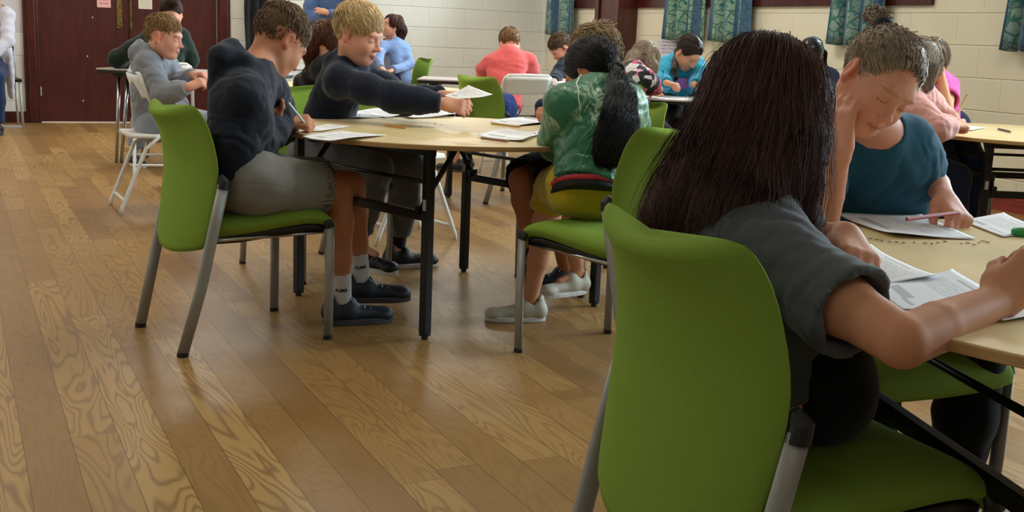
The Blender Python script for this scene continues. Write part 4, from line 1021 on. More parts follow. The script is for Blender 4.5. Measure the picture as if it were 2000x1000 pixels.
    def legs(s, mat, e=.012, to=1., name='trousers', fold_=.005, h=.008, flare=.0, waist=.06, seed=4, fine=(), col=None):
        "to: 1 = to the ankle, .0..: past the knee, negative = share of the thigh covered (shorts)"
        J, g = s.J, s.g; S = Solid(); S.cap(J['pelvis'], J['pelvis']+s.up*waist, .098*g+e*.6, .088*g+e*.4, .03, (s.fw, .9))
        for X in 'LR':
            hp, kn, an = J['hip'+X], J['knee'+X], J['ank'+X]; S.cap(J['pelvis'], hp, .100*g+e, .092*g+e, .03, (nrm(np.cross(s.hlat, (0, 0, 1))), .95))
            if to < 0:
                m = hp+(kn-hp)*(-to); S.chain([hp, hp*.5+m*.5], [.082*g+e, .076*g+e], .03); S.cap(hp*.5+m*.5, m, .076*g+e, .068*g+e+flare, .02, None, '+', 'b'); u = nrm(kn-hp)
                S.cap(m-u*.012, m+u*.04, .066*g+e+flare-.004, .066*g+e+flare, .002, None, '-')
            else:
                m = kn+(an-kn)*to; S.chain([hp, hp*.5+kn*.5, kn], [.082*g+e, .071*g+e, .055*g+e], .03); mm = kn*.5+m*.5
                S.cap(kn, mm, .053*g+e, .050*g+e, .02); S.cap(mm, m, .050*g+e, (.034*g if to > .8 else .048*g)+e+flare, .02, None, '+', 'b')
        return s.add(name, S, mat, h, fold_, 13, seed, fine, col=col)
    def shoes(s, mat, sole='shoe_sole', g=1., only='LR', h=.005, low=.03, lace=None):
        for X in only:
            J = s.J; an = J['ank'+X]; t = J['toe'+X]-an; pitch = J.get('pit'+X, None)
            d = np.array([t[0], t[1], 0]) if pitch is None else np.array(pitch); d = nrm(d); l = nrm(np.cross((0, 0, 1), d)); u = np.cross(d, l)
            zf = an[2] if False else 0
            c = J['sole'+X] if 'sole'+X in J else np.array([an[0], an[1], .0])
            P = lambda a, b, z: c+(d*a+l*b+u*z)*g
            S = Solid(); S.cap(P(-.035, 0, .04), P(.02, 0, .045), .033*g, .034*g, .02); S.cap(P(.03, 0, .036), P(.14, 0, .03), .034*g, .026*g, .02, (u, .85)); S.ell(P(.135, 0, .026), np.array([.038, .036, .024])*g, np.stack([d, l, u], 1), .01)
            S.cap(P(-.03, 0, .05), P(-.028, 0, .085), .030*g, .026*g, .02); S.cap(P(.01, 0, .05), P(.02, 0, .07), .03*g, .024*g, .02)
            S.cap(P(-.012, 0, .075), P(-.012, 0, .13), .025*g, .03*g, .003, None, '-')
            S.cap(P(-.2, 0, -.09), P(.3, 0, -.09), .1*g, .1*g, .002, (u, 1), '-')
            o = s.add('shoe', S, mat, h*g, .0, fine=())
            m = MB(); n = 28; ring = []
            for k in range(n):
                a = 2*math.pi*k/n; x = .055+.118*math.cos(a); w_ = (.040+.006*math.cos(a))*(1-.12*math.exp(-((x-.05)/.04)**2)); ring.append((x, w_*math.sin(a)*(1 if abs(math.cos(a)) < .9 else 1)))
            m.loft([[P(x, y, z)-s.base for x, y in ring] for z in (0.0, .020)]); m.build('sole', sole, o, bevel=.004)
            if lace:
                m = MB()
                for k in range(4): m.tube([P(.03+.02*k, -.022, .062-.004*k)-s.base, P(.035+.02*k, 0, .070-.006*k)-s.base, P(.03+.02*k, .022, .062-.004*k)-s.base], .0028*g, 6)
                for a_ in (-1, 1): m.tube([P(.03, 0, .07)-s.base, P(.02, a_*.02, .09)-s.base, P(.035, a_*.035, .075)-s.base], .0025*g, 6)
                m.build('laces', lace, o)
    def socks(s, mat, hgt=.07, only='LR', e=.004, z0=.07):
        for X in only:
            J = s.J; an, kn = J['ank'+X], J['knee'+X]; u = nrm(kn-an); S = Solid(); S.cap(an-u*.02, an+u*hgt, .030*s.g+e, .032*s.g+e, .01, None, '+', 'b'); s.add('sock', S, mat, .006)
    def short_hair(s, mat, vol=1., length=.035, count=1600, lift=.35, fringe=.0, h=.006, r=.0012, tone=.3, messy=.25, flow=None, nape=0., side=None, sidevol=None):
        g = s.hg; M = s.M; c = s.hc; H = lambda x, y, z: c+M@(np.array([x, y, z])*g); S = Solid(); t = .008*vol; ts = t if sidevol is None else .008*sidevol
        S.ell(H(-.020, 0, .034), np.array([.094+ts, .075+ts, .084+t])*g, M, .01); S.ell(H(-.008, 0, .060), np.array([.076+t, .064+t*.9, .052+t*1.3])*g, M, .02)
        if nape: S.ell(H(-.065, 0, -.02), np.array([.04, .055, .05])*g, M, .02)
        U_ = Solid(); U_.p = list(S.p)
        S.ell(H(.140, 0, -.030-fringe), np.array([.088, .12, .108])*g, M, .026, '-')
        for sg in (1, -1): S.ell(H(-.002, sg*.088, -.030), np.array([.040, .036, .046])*g, M, .008, '-')
        S.ell(H(-.02, 0, -.110), np.array([.16, .13, .080])*g, M, .01, '-')
        if flow is None:
            cr = H(-.05, .01, .11)
            def flow(P):
                d = P-cr; d = d/(np.linalg.norm(d, axis=1)[:, None]+1e-9)+M[:, 0]*.35-M[:, 2]*.15; return d/(np.linalg.norm(d, axis=1)[:, None]+1e-9)
        V, Fc = S.mesh(h); V = relax(V, Fc, 1); Nn = vnormals(V, Fc); Vs = [V-Nn*.002]; Fs = [Fc]; tn = [np.full(len(V), tone*.6)+.12*vnoise(V*60)]; n = len(V)
        q = (V-c)@M/g; topm = q[:, 2]+.35*q[:, 0] > .065
        for m, cnt, ln, lf in ((topm, int(count*.62), length, lift), (~topm, int(count*.38), side or length*.8, lift*.5)):
            if not m.any(): continue
            res = strands('hair', U_, V, Nn, mat, flow=flow, count=cnt, length=ln, steps=5, r=r, lift=lf, depth=.0025, jitter=messy*3, mask=m)
            W, Fq, t_ = res; Vs.append(W); Fs.append(Fq+n); tn.append(np.clip(t_*.9+tone-.35, 0, 1)); n += len(W)
        return mesh_obj('hair', np.concatenate(Vs)-s.base, np.concatenate(Fs), mat, s.root, tone=np.clip(np.concatenate(tn), 0, 1))
def hair_obj2(s, S, h, mat, sets, tone=.3, fine=(), foldamp=0., name='hair', contrast=.7):
    o = hair_obj(name, S, h, mat, None, sets, tone, fine, foldamp=foldamp, contrast=contrast)
    me = o.data; n = len(me.vertices); co = np.zeros(n*3, np.float32); me.vertices.foreach_get('co', co); co = co.reshape(-1, 3)-s.base.astype(np.float32); me.vertices.foreach_set('co', co.ravel()); me.update()
    o.parent = s.root; return o
def up_(s): return s.up
plain('shoe_sole', '3a3a3c', .7); plain('shoe_white_sole', 'cfcfca', .6)
def world_obj(s, m, name, mat, **kw):
    "mesh built in world space, hung under a person's part"
    return m
def lens(J):
    out = []
    for a, b in (('shL', 'elL'), ('elL', 'wrL'), ('shR', 'elR'), ('elR', 'wrR'), ('hipL', 'kneeL'), ('kneeL', 'ankL'), ('hipR', 'kneeR'), ('kneeR', 'ankR'), ('pelvis', 'neck'), ('neck', 'head'), ('shL', 'shR')):
        if a in J and b in J: out.append('%s-%s %.2f' % (a, b, np.linalg.norm(np.array(J[a])-np.array(J[b]))))
    return ' '.join(out)
H_WR = dict(pose='write', thumb=.7)
plain('navy_print', '1b2140', .8)
cloth('navy_hoodie', '141a26', .55, 8); cloth('navy_hoodie_b', '10182b', .55, 9); cloth('grey_melange', '84837d', .5, 9, melange=.5); cloth('grey_hoodie', '8b8f96', .5, 9, melange=.3)
cloth('grey_trousers', '64676a', .6, 10, melange=.4); cloth('light_joggers', '8f949e', .5, 9); cloth('black_top', '0d0d11', .5, 9); cloth('dark_green', '16281f', .5, 8)
cloth('coral', 'd95f5d', .45, 8); cloth('blue_shorts', '16306f', .5, 9); cloth('pale_blue', '7b93bd', .5, 10); cloth('blue_knit', '4d6690', .5, 14); cloth('white_knit', 'c4c4d2', .4, 9)
cloth('denim', '1d2c4d', .5, 10); cloth('turquoise', '2f9bbd', .5, 9); cloth('yellow_shorts', 'b5a01f', .6, 8, rough=.5); cloth('charcoal_tee', '505459', .5, 8, melange=.25)
cloth('teal_tee', '21566e', .5, 8); cloth('peach', 'd19a92', .5, 9); cloth('pink_top', 'd85fa8', .5, 9); cloth('dark_leggings', '0e1012', .4, 9); cloth('white_sock', 'c9c9cc', .3, 20)
plain('shoe_navy', '18222f', .55); plain('shoe_black', '121418', .5); plain('shoe_white', 'b9b6a6', .6); plain('shoe_lace', '8fae9c', .6)
def mat_satin():
    m, nt, b = new_mat('green_satin'); v = coords(nt)
    n1 = noisen(nt, mapping(nt, v, (1, 1, .8), (.3, 0, 0)), 13, 4, .65, 2.2); msk = ramp(nt, noisen(nt, v, 4.2, 2, .5), [(.55, (0, 0, 0)), (.58, (1, 1, 1))])
    leafm = mathn(nt, 'MULTIPLY', ramp(nt, n1, [(.50, (0, 0, 0)), (.53, (1, 1, 1)), (.60, (1, 1, 1)), (.63, (0, 0, 0))]), msk)
    L(nt, mixc(nt, leafm, lin('1d6a45'), lin('9cb796')), b.inputs['Base Color']); b.inputs['Roughness'].default_value = .42
    b.inputs['Sheen Weight'].default_value = .2
    f1 = noisen(nt, mapping(nt, v, (1, 1, .5)), 9, 2, .5, 1.2); bump(nt, b, f1, .6, .03); MATS['green_satin'] = m
mat_satin()
def mat_floral():
    m, nt, b = new_mat('floral'); v = coords(nt); vo = N(nt, 'ShaderNodeTexVoronoi'); vo.inputs['Scale'].default_value = 26; L(nt, v, vo.inputs['Vector'])
    sx = N(nt, 'ShaderNodeSeparateColor'); L(nt, vo.outputs['Color'], sx.inputs[0])
    L(nt, ramp(nt, sx.outputs[0], [(0, lin('1c2326')), (.3, lin('d8d3d2')), (.5, lin('d1547c')), (.68, lin('2b3a35')), (.85, lin('e6a3b8'))]), b.inputs['Base Color']); nt.nodes[-1]
    for n in nt.nodes:
        if n.type == 'VALTORGB': n.color_ramp.interpolation = 'CONSTANT'
    b.inputs['Roughness'].default_value = .85; MATS['floral'] = m
mat_floral()
def seat_legs(J, pel, d, L1=.37, z=.47, spread=.085, fz=.075, fd=.02):
    "thighs forward along d, shins straight down"
    d = nrm((d[0], d[1], 0)); l = nrm(np.cross((0, 0, 1), d)); p = np.array(pel)
    for X, s in (('L', 1), ('R', -1)):
        J['knee'+X] = np.array([*(p+d*L1+l*spread*s)[:2], z]); J['ank'+X] = np.array([*(p+d*(L1+fd)+l*spread*s)[:2], fz]); J['toe'+X] = J['ank'+X]+d*.12-np.array([0, 0, .04])
    return J
def stick(name, a, b, r, mat, label, cat='pencil', tip=None, group=None, seg=6):
    "pencil or pen lying or held between world points a (butt) and b (point)"
    a = np.array(a, float); b = np.array(b, float); u = nrm(b-a); l = np.linalg.norm(b-a)
    t = thing(name, label, cat, a, 0, group)
    m = MB(); m.tube([(0, 0, 0), u*(l-.014)], r, seg); m.build('barrel', mat, t)
    m = MB(); m.tube([u*(l-.014), u*(l-.002), u*l], [r, r*.3, r*.1], seg); m.build('point', tip or 'pencil_wood', t)
    return t
plain('pencil_wood', 'c9a06a', .6); plain('pencil_red', 'a32a26', .4); plain('pencil_orange', 'c8852b', .4); plain('pencil_gold', 'b89a4d', .4); plain('pencil_brown', '8c5a3c', .5); plain('pencil_blue', 'b9d0d8', .4); plain('pencil_dark', '3a3440', .5)
def grip_stick(B, X, mat, label, tip_at, butt, cat='pencil', name='pencil'): return stick(name, butt, tip_at, .0038, mat, label, cat)

def pony_girl(P, mat, tie, tail, rs, count, vol=1., tone=.25, hl=.3, tail_sets=None, tie_r=0, tie_mat='black_cloth', flat=None, wisp=0, sr=.0011, fore=.0, jt=.10, contrast=.7):
    c, M, g = P.hc, P.M, P.hg; H = lambda x, y, z: c+M@(np.array([x, y, z])*g); S = Solid(); t = .007*vol
    S.ell(H(-.020, 0, .033), np.array([.094+t, .075+t, .085+t])*g, M, .01); S.ell(H(.006, 0, .045), np.array([.069+t, .066+t, .064+t])*g, M, .02)
    S.ell(H(.140, 0, -.022-fore), np.array([.090, .13, .112])*g, M, .022, '-')
    for sg in (1, -1): S.ell(H(.002, sg*.087, -.026), np.array([.036, .032, .040])*g, M, .008, '-')
    S.ell(H(.01, 0, -.125), np.array([.16, .13, .080])*g, M, .01, '-')
    tie = np.array(tie)
    def flow(Q):
        d = tie-Q; return d/(np.linalg.norm(d, axis=1)[:, None]+1e-9)
    hair_obj2(P, S, .006, mat, [dict(flow=flow, count=count, length=.11, steps=8, r=sr, lift=.0, depth=.0016, jitter=jt)], tone, contrast=contrast)
    T = Solid(); pts = [tie]+[np.array(p) for p in tail]; T.chain(pts, rs, .012, flat)
    P_ = np.array(pts)
    def flow2(Q):
        d2 = ((Q[:, None, :]-P_[None])**2).sum(2); i = np.clip(d2.argmin(1), 0, len(P_)-2); d = P_[i+1]-P_[i]; return d/(np.linalg.norm(d, axis=1)[:, None]+1e-9)
    L_ = sum(np.linalg.norm(P_[i+1]-P_[i]) for i in range(len(P_)-1))
    hair_obj2(P, T, .006, mat, tail_sets or [dict(flow=flow2, count=int(count*.8), length=L_*.5, steps=10, r=sr*1.1, lift=.015, depth=.003, jitter=.10), dict(flow=flow2, count=wisp, length=L_*.4, steps=8, r=.0007, lift=.07, depth=.003, jitter=.35)] , tone, name='ponytail')
    Q = Solid(); u = nrm(P_[1]-P_[0]); Q.cap(tie-u*.010, tie+u*.014, tie_r or rs[0]+.005, None, .003, None, '+', 'ab'); P.add('hair_tie', Q, tie_mat, .005)
# ---- boy in navy hoodie writing (front left of the middle table)
J = dict(pelvis=at(470, 352, 3.70), waist=at(462, 275, 3.68), chest=at(472, 195, 3.72), neck=at(494, 140, 3.78), head=at(545, 80, 3.90), shR=at(480, 192, 3.62), shL=at(528, 178, 3.90), elR=at(500, 284, 3.74), wrR=at(556, 238, 3.95),
         elL=at(548, 250, 4.05), wrL=at(537, 225, 3.90), kneeR=at(660, 374, 3.94), ankR=at(668, 572, 3.96), kneeL=at(686, 362, 4.14), ankL=at(704, 532, 4.15), toeR=at(750, 605, 4.02), toeL=at(800, 572, 4.2))
J['soleR'] = np.array([*J['ankR'][:2], 0]); J['soleL'] = np.array([*J['ankL'][:2], .04]); print('navy', lens(J))
P = Body('boy in a navy hoodie and grey shorts writing at the left of the middle table', J, 'tan', face=(.54, .56, -.63), hg=1.0, chestf=(.78, .55, -.3),
         hand=(dict(d=(-.2, -.5, .5), n=(-.6, -.6, 0), pose='loose'), dict(d=(.9, .25, -.02), n=(.1, -.55, .8), **H_WR)), hand_g=.95, fine=[(at(580, 235, 3.97), .09, .0042), (at(550, 80, 3.9), .12, .005)], h=.008, brow=(.10, .06, .03))
P.top('navy_hoodie', .017, hood=1.3, fold_=.008, fscale=13, h=.0065); P.legs('grey_melange', .014, -.74, 'shorts', .007, flare=.012, h=.007)
P.socks('white_sock', .075); P.shoes('shoe_navy', 'shoe_sole', 1.12, lace='shoe_lace')
P.short_hair('hair_brown_short', .9, .042, 3800, .18, messy=.25, r=.0016, side=.010, sidevol=.1, tone=.75)
def sock_word(P, X, word, up_off, h_, a0, mat='black_cloth'):
    "lettering knitted round the sock"
    cu = bpy.data.curves.new('word', 'FONT'); cu.body = word; cu.size = h_; cu.align_x = 'CENTER'; cu.extrude = .0004; cu.offset = .0004
    tmp = bpy.data.objects.new('word', cu); COL.objects.link(tmp); bpy.context.view_layer.update(); me = bpy.data.meshes.new_from_object(tmp); bpy.data.objects.remove(tmp)
    an, kn = P.J['ank'+X], P.J['knee'+X]; u = nrm(kn-an); f = nrm(np.array([math.cos(a0), math.sin(a0), 0])); f = nrm(f-u*(f@u)); l = np.cross(u, f); r = .0355
    co = np.zeros(len(me.vertices)*3); me.vertices.foreach_get('co', co); co = co.reshape(-1, 3)
    W = np.array([an+u*(up_off+y)+(f*math.cos(x/r)+l*math.sin(x/r))*(r+z) for x, y, z in co])-P.base; me.vertices.foreach_set('co', W.ravel()); me.update()
    o = bpy.data.objects.new('sock_lettering', me); COL.objects.link(o); me.materials.append(MATS[mat]); o.parent = P.root
sock_word(P, 'R', 'PUMA', .012, .017, -1.45); sock_word(P, 'L', 'PUMA', .020, .017, -1.3)
# ---- blonde boy reaching across with a sheet
J = dict(pelvis=at(628, 306, 4.80), neck=at(684, 130, 4.70), head=at(700, 66, 4.62), shR=at(664, 158, 4.56), shL=at(706, 146, 4.84), elR=at(770, 190, 4.44), wrR=at(866, 203, 4.42),
         elL=at(792, 196, 4.72), wrL=at(866, 187, 4.55), kneeR=at(735, 330, 4.50), ankR=at(704, 462, 4.64), kneeL=at(800, 322, 4.84), ankL=at(779, 468, 5.0), toeR=at(735, 485, 4.6), toeL=at(830, 500, 5.05))
J['soleR'] = np.array([*J['ankR'][:2], .06]); J['soleL'] = np.array([*J['ankL'][:2], .0]); print('blond', lens(J))
P = Body('blonde boy in a navy hoodie reaching across the middle table to pass a sheet', J, 'pink', face=(.88, -.34, -.30), hg=1.0, chestf=(.85, -.5, -.1),
         hand=(dict(d=(.9, -.1, .05), n=(-.1, .3, .9), pose='hold', thumb=.3), dict(d=(.92, .05, -.12), n=(.1, -.85, .45), pose='hold', thumb=.4)), fine=[(at(885, 198, 4.42), .09, .0045), (at(705, 70, 4.6), .12, .0042)], brow=(.3, .2, .1))
P.top('navy_hoodie_b', .017, hood=1.0, fold_=.007, fscale=12, seed=8, h=.007); P.legs('grey_trousers', .014, .9, 'trousers', .009, h=.008)
P.shoes('shoe_black', 'shoe_white_sole', 1.1, lace='shoe_lace'); P.socks('black_top', .09); BLOND = P
P.short_hair('hair_blond', 1.0, .075, 2600, .10, messy=.25, r=.0024, tone=.70, sidevol=.6, side=.05)
# ---- girl in the green satin jacket, long black ponytail
J = dict(pelvis=at(1168, 362, 3.78), neck=at(1160, 192, 3.90), head=at(1156, 143, 4.02), shL=at(1108, 212, 3.80), shR=at(1222, 208, 4.04), elL=at(1096, 276, 3.90), wrL=at(1118, 266, 4.12), elR=at(1226, 280, 4.2), wrR=at(1160, 260, 4.3),
         kneeL=at(1080, 368, 4.08), ankL=at(1036, 580, 4.12), toeL=at(950, 600, 4.1), kneeR=at(1102, 345, 4.28), ankR=at(1126, 515, 4.36), toeR=at(1082, 545, 4.3))
J['soleL'] = np.array([*J['ankL'][:2], 0.0]); J['soleR'] = np.array([*J['ankR'][:2], .055]); print('green', lens(J))
P = Body('girl in a green satin jacket with a long black ponytail, leaning on the middle table', J, 'mid', face=(-.66, .46, -.6), hg=.98, chestf=(-.66, .7, -.3),
         hand=(dict(pose='loose'), dict(pose='loose')), fine=[(at(1156, 140, 4.0), .12, .0045)])
def surf_line(P, S, pts, r, mat, name, off=.002):
    Q = []
    pts = [np.array(p) for p in pts]
    for i in range(len(pts)-1):
        for t in np.linspace(0, 1, 8, endpoint=False): Q.append(pts[i]*(1-t)+pts[i+1]*t)
    Q.append(pts[-1]); Q = np.array(Q)
    for _ in range(6): Q = Q-S.grad(Q)*(S.value(Q)-off)[:, None]
    m = MB(); m.tube(Q-P.base, r, 6); m.build(name, mat, P.root)
plain('print_white', 'd8dcd6', .7)
P.top('green_satin', .033, name='jacket', collar=.035, hem=.018, fold_=.010, fscale=11, seed=3, h=.007, arm_e=.034); GJ = P
surf_line(P, P.topS, [at(1138, 164, 3.85), at(1122, 180, 3.78), at(1126, 198, 3.74), at(1136, 214, 3.70)], .0022, 'print_white', 'piping', .004)
P.legs('yellow_shorts', .013, .18, 'shorts', .010, flare=.012, h=.007)
P.shoes('shoe_white', 'shoe_white_sole', .98)
def band(P, z0, z1, mat, name, e):
    S = Solid(); J = P.J; u = P.up
    for sg in (1, -1): S.cap(J['pelvis']+u*z0+P.lat*.055*sg, J['pelvis']+u*z1+P.lat*.053*sg, .105+e, None, .03, (P.fw, .9), '+', 'ab')
    P.add(name, S, mat, .007, .004)
plain('rib_black', '121214', .8); plain('rib_red', 'a3202c', .8)
band(P, -.035, .014, 'rib_black', 'waistband', .027); band(P, -.019, .001, 'rib_red', 'waistband_stripe', .0305)
S = Solid(); S.cap(J['neck']+P.up*.012, J['neck']+P.up*.052, .070, .064, .005, None, '+', 'ab'); S.cap(J['neck'], J['neck']+P.up*.12, .052, .05, .003, None, '-'); P.add('collar', S, 'rib_red', .006)
# hair
tie = at(1204, 134, 3.93)
pony_girl(P, 'hair_black', tie, [at(1207, 162, 3.84), at(1214, 202, 3.76), at(1210, 245, 3.70), at(1196, 285, 3.68), at(1178, 318, 3.69)], [.024, .044, .068, .082, .070, .018], 3600, tone=.2, flat=((-.68, .73, 0), .34), wisp=2600)
# ---- tousled boy opposite
J = dict(pelvis=at(1180, 300, 4.88), neck=at(1178, 155, 4.80), head=at(1170, 112, 4.70), elL=at(1170, 225, 4.45), wrL=at(1110, 225, 4.35), elR=at(1130, 215, 4.85), wrR=at(1080, 215, 4.7),
         kneeR=at(1018, 352, 4.56), ankR=at(1036, 478, 4.58), toeR=at(1030, 515, 4.5), kneeL=at(1075, 352, 4.42), ankL=at(1104, 525, 4.72), toeL=at(1060, 560, 4.7))
J['shL'] = J['neck']+np.array([.084, -.112, -.05]); J['shR'] = J['neck']+np.array([-.084, .112, -.05]); J['soleL'] = np.array([*J['ankL'][:2], 0]); J['soleR'] = np.array([*J['ankR'][:2], .10]); print('tousled', lens(J))
P = Body('boy with tousled light brown hair behind the girl in the green jacket', J, 'tan', face=(-.55, -.45, -.7), chestf=(-.75, -.6, -.2), hand=(dict(pose='loose'), dict(pose='loose')))
P.top('black_top', .016, name='sweater', fold_=.008); P.legs('black_top', .014, -1.0, 'shorts', .006, flare=.01); P.shoes('shoe_navy', 'shoe_sole', 1.05, lace='shoe_lace')
P.short_hair('hair_dirty_blond', 1.2, .050, 1900, .42, messy=.4, r=.0024, nape=1, tone=.45)
# ---- boy in grey hoodie
J = dict(pelvis=at(300, 236, 6.42), neck=at(300, 108, 6.38), head=at(320, 72, 6.32), shR=at(288, 125, 6.25), shL=at(322, 118, 6.50), elR=at(318, 185, 6.18), wrR=at(370, 170, 6.12), elL=at(345, 170, 6.55), wrL=at(378, 146, 6.3))
seat_legs(J, J['pelvis'], (.86, .5), .37); print('grey', lens(J))
P = Body('boy in a grey hoodie sitting sideways on a white folding chair', J, 'pink', face=(.93, -.05, -.18), hg=1.0, chestf=(.95, .2, -.1), hand=(dict(d=(.8, -.3, .1), pose='grip'), dict(d=(.7, .2, .3), n=(0, -.7, .7), pose='grip')), fine=[(at(325, 75, 6.32), .13, .005), (at(385, 155, 6.2), .09, .005)])
P.top('grey_hoodie', .016, hood=1.1, fold_=.009, fscale=14, seed=5); P.legs('light_joggers', .014, .9); P.shoes('shoe_black', 'shoe_white_sole', 1.05)
P.short_hair('hair_ginger', .8, .032, 1500, .25, messy=.3, r=.0024, tone=.55, sidevol=.15, side=.013, fringe=-.026)
# ---- kid in dark green hoodie leaning on the far table
J = dict(pelvis=at(318, 208, 8.05), neck=at(322, 60, 8.18), head=at(334, 30, 8.32), shL=at(294, 76, 8.25), shR=at(352, 74, 8.18), elL=at(228, 114, 8.40), wrL=at(268, 124, 8.62), elR=at(370, 116, 8.25), wrR=at(342, 124, 8.5))
seat_legs(J, J['pelvis'], (-.3, .95), .33); J['ankL'] = at(262, 298, 8.3); J['soleL'] = np.array([*J['ankL'][:2], 0]); J['kneeL'] = at(275, 236, 8.28); J['toeL'] = J['ankL']+np.array([.08, -.09, -.03]); print('dgreen', lens(J))
P = Body('child in a dark green hoodie with a hair bun, bent over the chrome legged table', J, 'pink', face=(-.15, .55, -.8), hg=1.0, chestf=(-.3, .9, -.4), hand=(dict(pose='loose'), dict(pose='loose')), h=.010)
P.top('dark_green', .02, hood=1., fold_=.01, h=.010, wr_amt=.6); P.legs('light_joggers', .014, .8, h=.01); P.socks('white_sock', .06); P.shoes('shoe_navy', 'shoe_white_sole', 1., h=.008)
b = at(337, 10, 8.22); pony_girl(P, 'hair_dark_brown', b, [b+np.array([.0, -.02, .03])], [.02, .018], 900, tone=.5, sr=.002)
S = Solid(); S.ell(b+np.array([0, -.01, .02]), (.045, .045, .04)); hair_obj2(P, S, .008, 'hair_dark_brown', [dict(flow=lambda Q: np.cross(Q-b, (0.2, .3, 1.)), count=700, length=.1, steps=7, r=.0018, lift=.02, depth=.004, jitter=.2)], .5, name='hair_bun')
# ---- auburn girl
J = dict(pelvis=at(672, 222, 6.42), neck=at(658, 118, 6.55), head=at(634, 88, 6.60), shL=at(630, 135, 6.50), shR=at(692, 128, 6.66), elL=at(592, 162, 6.72), wrL=at(612, 166, 6.95), elR=at(700, 164, 6.85), wrR=at(660, 166, 7.0))
seat_legs(J, J['pelvis'], (-.45, .9)); print('auburn', lens(J))
P = Body('girl with messy auburn hair and black top, head down between the boys in navy', J, 'fair', face=(-.65, .30, -.65), chestf=(-.5, .8, -.3), hand=(dict(pose='flat'), dict(pose='flat')), hg=1.05, h=.009)
P.top('black_top', .015, name='sweater', fold_=.008, h=.009); P.legs('black_top', .012, .9, h=.010); P.shoes('shoe_black', h=.008)
def loose_hair(P, mat, pts, rs, extra=(), count=2500, length=.18, r=.0014, tone=.3, down=(0, 0, -1), h=.007, wisp=300, jit=.2, cutface=True, vol=1., fine=(), lobes=(), part=None, foldamp=.0, tsplit=None):
    c, M, g = P.hc, P.M, P.hg; H = lambda x, y, z: c+M@(np.array([x, y, z])*g); S = Solid(); t = .010*vol
    S.ell(H(-.020, 0, .033), np.array([.094+t, .075+t, .085+t])*g, M, .01); S.ell(H(.005, 0, .045), np.array([.070+t, .066+t, .068+t])*g, M, .02)
    if len(pts): S.chain([np.array(p) for p in pts], rs, .03)
    for lb in lobes: S.chain([np.array(p) for p in lb[0]], lb[1], .025, lb[2] if len(lb) > 2 else None)
    if cutface: S.ell(H(.135, 0, -.050) if cutface is True else H(.12, 0, -.02), np.array([.085, .085, .11] if cutface is True else [.10, .09, .125])*g, M, .008, '-')
    cr = H(-.01, 0, .13) if part is None else np.array(part); dn = nrm(down)
    def flow(Q):
        d = Q-cr; l = np.linalg.norm(d, axis=1)[:, None]; k = np.clip(1.25-l/.20, 0, 1); d = d/(l+1e-9)*k+dn*(1-k*.75); return d/(np.linalg.norm(d, axis=1)[:, None]+1e-9)
    return hair_obj2(P, S, h, mat, [dict(flow=flow, count=count, length=length, steps=12, r=r, lift=.0, depth=.004, jitter=jit), dict(flow=flow, count=wisp, length=length*.7, steps=8, r=r*.5, lift=.10, depth=.004, jitter=jit*3)], tone, fine, foldamp)
loose_hair(P, 'hair_auburn', [at(618, 70, 6.55), at(606, 100, 6.55), at(606, 132, 6.55)], [.05, .045, .02], count=1500, length=.14, r=.0028, jit=.6, lobes=[([at(640, 60, 6.6), at(655, 85, 6.55), at(665, 105, 6.5)], [.05, .05, .03])], wisp=500)
# ---- woman in pale blue cardigan
J = dict(pelvis=at(775, 152, 11.85), neck=at(765, 84, 11.85), head=at(764, 53, 11.80), shR=at(742, 92, 11.7), shL=at(790, 96, 11.95), elR=at(738, 122, 11.5), wrR=at(746, 134, 11.3), elL=at(800, 126, 11.8), wrL=at(765, 138, 11.5))
seat_legs(J, J['pelvis'], (-.75, -.65), .42, .5); print('woman', lens(J))
P = Body('woman in a pale blue cardigan and white top looking up, sitting by the back wall', J, 'fair', 1.02, 1.05, face=(-.72, -.45, .30), chestf=(-.7, -.7, .1), hand=(dict(pose='loose'), dict(pose='loose')), h=.011)
P.top('white_knit', .008, name='top', sleeve='short', arm_e=.006, fold_=.004, h=.011, wr_amt=0); P.legs('denim', .012, .95, h=.012); P.shoes('shoe_black', h=.01)
def open_cardigan(P, mat, e=.022):
    J = P.J; S = Solid(); P.torso(S, e+.006); 
    for X in 'LR':
        sh, el, wr = J['sh'+X], J['el'+X], J['wr'+X]; S.chain([sh, el], [.062, .052], .03); S.cap(el, wr-nrm(wr-el)*.015, .052, .042, .02, None, '+', 'b')
    m = J['pelvis']*.5+J['neck']*.5+P.fw*.14
    S.cap(J['pelvis']+P.fw*.13, J['neck']+P.fw*.10+P.up*.04, .05, .075, .01, None, '-'); S.cap(J['neck'], J['neck']+P.up*.2, .06, .07, .01, None, '-')
    P.add('cardigan', S, mat, .010, .008)
open_cardigan(P, 'pale_blue')
loose_hair(P, 'hair_dark', [at(776, 40, 11.9), at(782, 60, 11.95), at(780, 78, 11.95)], [.06, .065, .045], count=700, length=.2, r=.0025, h=.010, wisp=0, cutface=2)
